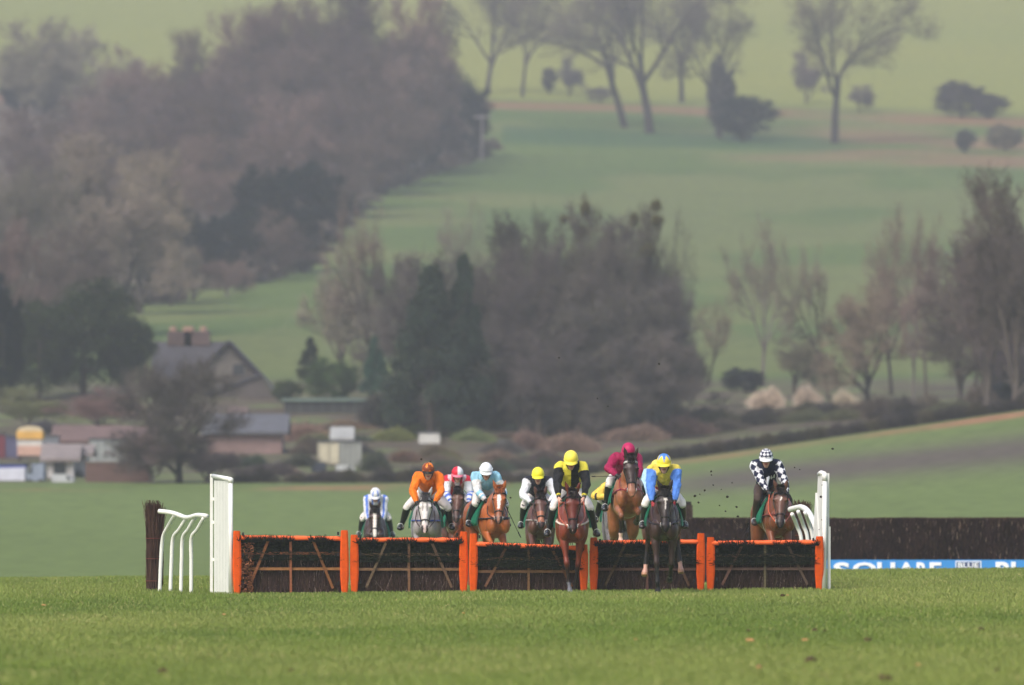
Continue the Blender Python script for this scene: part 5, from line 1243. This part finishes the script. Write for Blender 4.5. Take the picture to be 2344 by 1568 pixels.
        ls = MB(); sp = Vector(T((s*.26, -.10, 1.42))); ls.tube([c+Vector((0, 0, .08)), sp], .010, C(40,32,30), n=5); ls.build('stirrup_leather', M_LEATHER, h.root)
    # ---- helmet: dome with brim and peak
    n1, n2 = 40, 18; hb = MB(); vs = []; cs = []
    hcen = hc+hu*.040-f*.006; RX, RY, RZ = .108, .128, .118
    for j in range(n2+1):
        ph = math.pi/2*(1-j/n2)-(.28*(j/n2)**3)
        for k in range(n1):
            a = 2*math.pi*k/n1; x_, y_, z_ = math.cos(ph)*math.sin(a)*RX, math.cos(ph)*math.cos(a)*RY, math.sin(ph)*RZ
            if math.cos(a) < -.2 and j > n2*.7: z_ -= .03*(-math.cos(a))*(j/n2-.7)/.3
            vs.append(tuple(hcen+hl*x_+f*y_+hu*z_)); cs.append(helmet(a, ph, x_, y_, z_))
    fs = [(j*n1+k, (j+1)*n1+k, (j+1)*n1+(k+1) % n1, j*n1+(k+1) % n1) for j in range(n2) for k in range(n1)]
    hb.add(vs, fs, cs); hb.add([tuple(hcen+hl*math.sin(a_)*RX*.93+f*math.cos(a_)*RY*.93-hu*.03) for a_ in np.linspace(0, 6.28, 21)[:-1]], [tuple(range(20))], (.02, .02, .02))
    ho = hb.build('helmet', M_HELM, root, smooth=True, off=off)
    trim = helmet_trim or helmet(0, 0, 0, RY, 0)
    pk = MB(); vs = []; nk = 12
    for layer in (0, 1):
        for r_ in (0, 1):
            for k in range(nk+1):
                a = R_(-62+124*k/nk); ext = (.0 if r_ == 0 else .045*math.cos(a*1.2)+.004)
                vs.append(tuple(hcen+hl*math.sin(a)*(RX+.002+ext*.4)+f*(math.cos(a)*(RY+.002)+ext)-hu*(.020+layer*.008+.022*r_)))
    m_ = nk+1; fs = []
    for k in range(nk): fs += [(k, m_+k, m_+k+1, k+1), (2*m_+k, 2*m_+k+1, 3*m_+k+1, 3*m_+k), (m_+k, 3*m_+k, 3*m_+k+1, m_+k+1)]
    pk.add(vs, fs, trim); pk.build('peak', M_HELM, ho, off=off, smooth=True)
    bd = MB(); bd.tube([tuple(hcen+hl*math.sin(a_)*(RX*.985)+f*math.cos(a_)*(RY*.985)-hu*(.022+.012*max(0, -math.cos(a_)))) for a_ in np.linspace(0, 6.28, 29)[:-1]], .008, trim, n=6, closed=True); bd.build('band', M_HELM, ho, off=off)
    st = MB()
    for s in (-1, 1): st.tube([tuple(hc+hl*s*.082+hu*.02+f*.01), tuple(hc+hl*s*.073-hu*.05+f*.03), tuple(hc+hl*s*.035-hu*.115+f*.055), tuple(hc-hu*.128+f*.062)], .009, strapc, n=5)
    st.build('chin_strap', M_LEATHER, ho, off=off)
    if goggles:
        g_ = MB(); vs = []; n = 14
        for layer in (0, 1):
            for zz in (.005, .032) if layer == 0 else (.008, .029):
                pass
        for zz, rr_ in ((-.004, .0), (.002, .010), (.032, .012), (.040, .002)):
            for k in range(n+1):
                a = R_(-66+132*k/n); vs.append(tuple(hc+hl*math.sin(a)*(.080+rr_)+f*(math.cos(a)*(.098+rr_)+.004)+hu*(zz-(.010*(abs(math.sin(a*1.4)) if zz < .01 else 0)))))
        m_ = n+1; fs = [(j*m_+k, j*m_+k+1, (j+1)*m_+k+1, (j+1)*m_+k) for j in range(3) for k in range(n)]
        g_.add(vs, fs, C(16,15,16)); g_.build('goggles', M_GOG, ho, off=off, smooth=True)
    else:
        g_ = MB(); g_.tube([tuple(hcen+hl*math.sin(a_)*(RX+.004)+f*math.cos(a_)*(RY+.004)+hu*.012) for a_ in np.linspace(0, 6.28, 29)[:-1]], .006, trim, n=5, closed=True); g_.build('goggle_strap', M_HELM, ho, off=off)
    if whip is not None:
        i, dv, L, _o = whip; w_ = MB(); a = Vector(HW[i]+np.array([0, -.01, -.0])); dv = Vector(dv).normalized()
        wroot = Matrix.Rotation(h.yaw, 4, 'Z') @ a
        w_.tube([-dv*.10, dv*.0, dv*L*.5, dv*L*.85], [.010, .010, .006, .005], C(24,22,24), n=6); w_.tube([dv*L*.85, dv*L], [.012, .008], C(24,22,24), n=6)
        wo = w_.build('riding_whip', M_LEATHER, None, loc=(rt.location.x+wroot.x, rt.location.y+wroot.y, rt.location.z+wroot.z)); wo.rotation_euler = (0, 0, h.yaw)
        tag(wo, 'black riding whip held by the jockey in '+whip[3], 'whip')
    make_reins(h, [tuple(HW[0]+(HW[0]-el[0])*.25), tuple(HW[1]+(HW[1]-el[1])*.25)])
    return dict(root=root, silks=so, bvh=sbvh, hip=hip, td=td, lat=latr, belly=belly, off=off, chest=chestc)
# silk patterns: (part, arm index, s along, angle, a lateral, t up the torso, b towards the belly)
def plain(c): return lambda *k: c
# ------------------------------------------------------------------ the eleven runners
WHT = C(226, 226, 230); BLK = C(26, 26, 30); YEL = C(238, 220, 64); NAVY = C(28, 32, 60); LBL = C(150, 202, 224)
# 1 far rider, white silks with blue stripes
def silk1(part, i, s, an, a, t, b):
    blu = C(92, 128, 214)
    if part == 'torso': return blu if .045 < abs(a) < .085 or abs(a) > .15 else WHT
    return blu if (an*4+.12) % 2 < .45 else WHT
def helm_stripe(a, ph, x, y, z): return C(92,128,214) if (abs(abs(a if a < math.pi else a-2*math.pi)-.55) < .16 and ph < 1.2) else WHT
h = make_horse(860, 200., 'dark horse with a white face, farthest back behind the leftmost hurdles', coat='dark', neck=14, headp=76, blaze='full', fl=(45,-50,-90), fr=(-15,-20,0), hl=(50,10,40,40), hr=(-10,-50,-20,0), lift=-.04)
make_rider(h, 'jockey in white silks with blue stripes, bent low and farthest back', silk1, helm_stripe, lean=28, headp=30, dz=-.08, elbow=(.45, .3, -.9), hands=[(-.13,-.50,1.30),(.13,-.50,1.30)], goggles=True, footout=.33)
# 2 orange on grey
def helm2(a, ph, x, y, z):
    return C(236,128,30) if (math.sin(5*a)*math.cos(2.5*ph+1) > .45 or (ph > .9 and math.sin(a) > .2)) else C(126, 58, 26)
h = make_horse(975, 166., 'grey horse with a pale face and dark forelock under the orange jockey', coat='grey', neck=12, headp=74, heady=-3, neckL=.86, fl=(50,-40,-80), fr=(-10,-10,0), hl=(40,0,30,30), hr=(10,-40,-5,10), lift=-.03, breast=C(52,72,140))
make_rider(h, 'smiling jockey in plain orange silks and brown cap on the grey horse', lambda p, i, s, an, a, t, b: (C(120,30,40) if (p == 'torso' and t < .015) else C(246, 124, 26)), helm2, lean=32, headp=10, dx=.04, elbow=(1.5, .1, -.3), helmet_trim=C(30,26,24), footout=.42, footz=1.14, footy=.10, kneeout=.30)
# 3 red and white with blue hoops
def silk3(p, i, s, an, a, t, b):
    if p == 'torso': return C(198,32,56) if (abs(abs(a)-.075) < .028 or abs(a) > .17) else C(226, 206, 214)
    if s < .22: return C(206, 36, 60)
    return C(74, 112, 208) if (s > .45 and (s*7) % 1 < .5) else WHT
h = make_horse(1046, 180., 'brown horse with head hidden behind the orange jockey, second from left group', coat='brown', yaw=6, neck=22, headp=70, heady=-12, neckyaw=-8, fl=(20,0,20), fr=(50,-40,-60), lift=0.02, blaze='none')
make_rider(h, 'jockey in red and white silks with blue hooped sleeves and halved cap', silk3, lambda a, ph, x, y, z: (C(210,34,56) if x < 0 else WHT), lean=32, headp=14, dx=-.04, helmet_trim=C(220, 120, 140), footout=.30)
# 4 light blue and white on chestnut with blaze
def silk4(p, i, s, an, a, t, b):
    if p == 'torso': return LBL if t > .26 else C(224, 226, 222)
    if s < .26: return LBL
    return LBL if .56 < s < .66 or .70 < s < .74 else C(226, 226, 224)
h = make_horse(1112, 166., 'bright chestnut horse with a white blaze and dark breast strap', coat='chestnut', yaw=15, neck=18, neckyaw=-8, headp=66, heady=-16, blaze='stripe', fl=(60,-50,-90), fr=(40,-60,-90), lift=.0, breast=C(34,34,44), neckL=.86)
make_rider(h, 'jockey in white and pale blue silks with white cap on the chestnut', silk4, plain(C(236, 238, 242)), lean=34, twist=-12, heady=0, headp=20, dz=-.05, goggles=False, whip=(1, (.5, 0, -1), .7, 'white and pale blue silks'), footout=.32)
# 5 yellow cap, black waistcoat, white sleeves
def silk5(p, i, s, an, a, t, b):
    if p == 'torso': return C(196, 180, 60) if t < .05 else C(38, 38, 50)
    return WHT if s > .14 else C(38, 38, 50)
h = make_horse(1236, 170., 'brown horse with pale nose mark, head low, between the chestnut and the leading bay', coat='brown', headc=C(88,58,50), neck=14, headp=66, heady=4, blaze='tan', fl=(55,-50,-90), fr=(30,-60,-90), lift=-.02, breast=C(168,156,150))
make_rider(h, 'jockey in black waistcoat silks with white sleeves and bright yellow cap', silk5, plain(C(240, 226, 56)), lean=33, headp=16, dz=-.07, dx=-.04, elbow=(1.2, .1, -.7), goggles=True, footout=.32)
# 6 yellow and black quarters, landed
def silk6(p, i, s, an, a, t, b):
    yl = C(226, 212, 70)
    if p == 'torso':
        if abs(a) > .135 and t > .2: return yl
        return (yl if (a < 0) == (t > .16) else BLK)
    if i == 1 and s < .26: return yl
    if i == 0 and s < .2: return yl
    return yl if .80 < s < .97 and not .87 < s < .90 else BLK
h = make_horse(1309, 149.6, 'red bay horse landing over the lowered third hurdle, head down', coat='redbay', headc=C(104,44,32), neck=15, neckL=.82, headp=80, heady=2, pitch=-8, lift=-.04, blaze='none', fl=(14,-6,20), fr=(-4,-14,-10), hl=(-20,-60,-50,-60), hr=(-10,-55,-50,-60), breast=C(226,206,190), splay=-.11, reinc=C(176,84,60),
               legc={'fore l': None} and {'forel': C(92,92,98), 'forelhoof': C(120,118,120)})
make_rider(h, 'jockey in yellow and black quartered silks and yellow cap, sitting upright', silk6, plain(C(248, 226, 84)), lean=50, headp=24, dz=-.07, hipz=1.68, hipy=.06, dx=-.02, elbow=(1.5, .2, -.2), goggles=True, footout=.36, footz=1.02, footy=-.22, glove=C(206,158,138), hands=[(-.21, -.58, 1.46), (.18, -.56, 1.47)], kneeout=.26)
# 7 maroon, airborne
mr = C(156, 24, 74)
h = make_horse(1432, 154., 'bay horse jumping high over the fourth hurdle with its forelegs tucked', coat='brightbay', headc=C(60,44,40), neck=26, neckL=.80, headp=74, heady=3, pitch=10, lift=.20, yaw=3, blaze='pale', fl=(76,-20,-10), fr=(82,-66,-80), hl=(-10,-50,-15,10), hr=(0,-45,-5,15), breast=C(150,50,84), browband=C(200,196,190), reinc=C(150,60,44), legc={'forel': C(226,188,168), 'forelhoof': C(206,150,110)}, splay=.0)
make_rider(h, 'jockey in plain maroon silks and cap crouched behind his jumping horse', plain(mr), plain(C(176, 28, 84)), lean=36, headp=26, dz=-.09, dx=-.06, twist=8, elbow=(1.6, .1, -.1), goggles=True, footout=.32, footz=1.12, whip=(0, (-1, -.1, -.02), .42, 'maroon silks'), hands=[(-.17,-.62,1.80),(.14,-.62,1.74)])
# 8 yellow and blue with star cap
def silk8(p, i, s, an, a, t, b):
    if p == 'torso':
        if .10 < t < .17 and abs(a) < .13 and b > 0: return C(150, 30, 28) if abs(a) > .06 else C(226, 90, 40)
        return C(226, 204, 84)
    return C(226, 204, 84) if s < .16 else C(88, 138, 224)
def helm8(a, ph, x, y, z):
    r = math.pi/2-ph; k = (a/(2*math.pi)*6) % 1; lim = .62+.75*max(0, 1-abs(k-.0 if k < .5 else 1-k)*2.6)
    return C(74, 128, 214) if r < lim else C(244, 218, 70)
h = make_horse(1518, 147.6, 'very dark bay horse landing before the hurdles, white hook mark on its face', coat='dark', headc=C(50,38,34), neck=15, neckL=.84, headp=76, heady=3, pitch=-10, lift=.0, blaze='hook', fl=(10,2,-10), fr=(2,-50,-70), hl=(35,-62,0,20), hr=(38,-66,4,20), hindsplay=.10, legc={'hindl': C(196,150,132), 'hindr': C(196,150,132), 'hindlhoof': C(176,128,98), 'hindrhoof': C(176,128,98)}, splay=-.05, breast=C(40,30,28))
make_rider(h, 'jockey in yellow silks with blue sleeves and a blue star on his yellow cap', silk8, helm8, lean=38, headp=14, dz=-.14, hands=[(-.18,-.58,1.38),(.16,-.58,1.38)], elbow=(1.0, .4, -.4), goggles=True, footout=.30, footz=1.08, footy=-.05, glove=C(150,40,46), bootc=C(40,32,32), helmet_trim=C(244,218,70), kneeout=.24)
# 9 navy with diamonds
def dia(x, y):
    return (abs((x % 1)-.5)+abs((y % 1)-.5)) < .52
def silk9(p, i, s, an, a, t, b):
    if p == 'torso': return NAVY
    return NAVY if dia(an*4, s*6.5) else WHT
def helm9(a, ph, x, y, z):
    if ph < .02: return WHT
    return NAVY if dia(a/(2*math.pi)*9+.5, ph*2.1-.02) else WHT
h = make_horse(1768, 154.6, 'bay horse turned slightly right behind the rightmost hurdle, ears pricked', coat='bay', headc=C(96,62,48), yaw=9, neck=14, neckL=.76, neckyaw=-8, headp=72, heady=-10, pitch=2, lift=-.08, blaze='dot', fl=(40,-70,-90), fr=(20,-60,-80), hl=(-5,-40,0,10), hr=(5,-40,0,10), reinc=C(190,90,60), breast=C(120,50,46))
h9 = make_rider(h, 'jockey in navy silks with white diamond sleeves and diamond patterned cap', silk9, helm9, lean=44, twist=-11, headp=16, dz=.0, elbow=(1.4, .1, -.3), goggles=True, glove=C(24,22,24), footout=.30, dx=-.08, helmet_trim=WHT, breech=mat('brown_breeches', C(70, 56, 50), .7, noise=.1, nscale=8, bump=.6), bootc=C(52,40,36), whip=None)
def chest_text(r, body, t0, wid, hgt):
    cu = bpy.data.curves.new('t', 'FONT'); cu.body = body; cu.size = 1; cu.offset = .015; cu.resolution_u = 3; cu.fill_mode = 'FRONT'
    to = bpy.data.objects.new('t', cu); COL.objects.link(to); bpy.context.view_layer.update(); dg = bpy.context.evaluated_depsgraph_get()
    me = bpy.data.meshes.new_from_object(to.evaluated_get(dg)); bpy.data.objects.remove(to)
    co = np.zeros(len(me.vertices)*3, np.float32); me.vertices.foreach_get('co', co); co = co.reshape(-1, 3); mn, mx = co.min(0), co.max(0); new = []
    for p in co:
        a = ((p[0]-mn[0])/(mx[0]-mn[0])-.5)*wid; t = t0+((p[1]-mn[1])/(mx[1]-mn[1])-.5)*hgt
        o_ = r['hip']+r['lat']*a+r['td']*t+r['belly']*.6; hit = r['bvh'].ray_cast(Vector(o_), Vector(-r['belly']))
        q = (hit[0]+Vector(r['belly'])*.006) if hit[0] else Vector(r['hip']+r['lat']*a+r['td']*t+r['belly']*.15)
        new.append(tuple(q-Vector(r['off'])))
    me.vertices.foreach_set('co', np.array(new, np.float32).ravel()); me.update(); me.materials.clear()
    return obj('lettering', me, mat('white_letters'), r['silks'])
chest_text(h9, 'AXOM', .31, .27, .10)
# 10 half hidden behind the maroon rider
def silk10(p, i, s, an, a, t, b):
    if p == 'torso': return LBL if abs(a) < .05 else C(236, 200, 86)
    return C(238, 200, 84) if not .55 < s < .6 else C(50,44,50)
h = make_horse(1412, 166., 'dark grey brown horse mostly hidden behind the jumping bay', coat='darkgrey', neck=20, headp=70, fl=(40,-50,-80), fr=(10,-20,0), lift=.05, breast=None)
make_rider(h, 'jockey in yellow and pale blue silks mostly hidden behind the maroon rider', silk10, plain(C(240, 214, 80)), lean=14, headp=30, dz=-.14, footout=.36, elbow=(1.5, 0, -.5))
# 11 half hidden behind the star cap rider
h = make_horse(1502, 172., 'brown horse mostly hidden behind the very dark bay', coat='brown', neck=20, headp=70, fl=(40,-50,-80), fr=(10,-20,0), lift=.05)
make_rider(h, 'jockey in pale blue silks and yellow cap mostly hidden behind the star cap rider', plain(C(176, 212, 236)), plain(C(238, 214, 96)), lean=32, headp=20, footout=.32)
# ------------------------------------------------------------------ air
mb = MB(); mb.box((0, 1330, 105), (2200, 2800, 226), (1, 1, 1))
hm = bpy.data.materials.new('haze_air'); hm.use_nodes = True; ht = hm.node_tree
for n_ in list(ht.nodes):
    if n_.type != 'OUTPUT_MATERIAL': ht.nodes.remove(n_)
pv = ht.nodes.new('ShaderNodeVolumePrincipled'); pv.inputs['Density'].default_value = 0.00024
pv.inputs['Color'].default_value = (.90, .91, 1.0, 1); pv.inputs['Anisotropy'].default_value = 0.1
ht.links.new(pv.outputs[0], [n for n in ht.nodes if n.type == 'OUTPUT_MATERIAL'][0].inputs['Volume'])
hz = mb.build('haze', hm); tag(hz, kind='stuff')
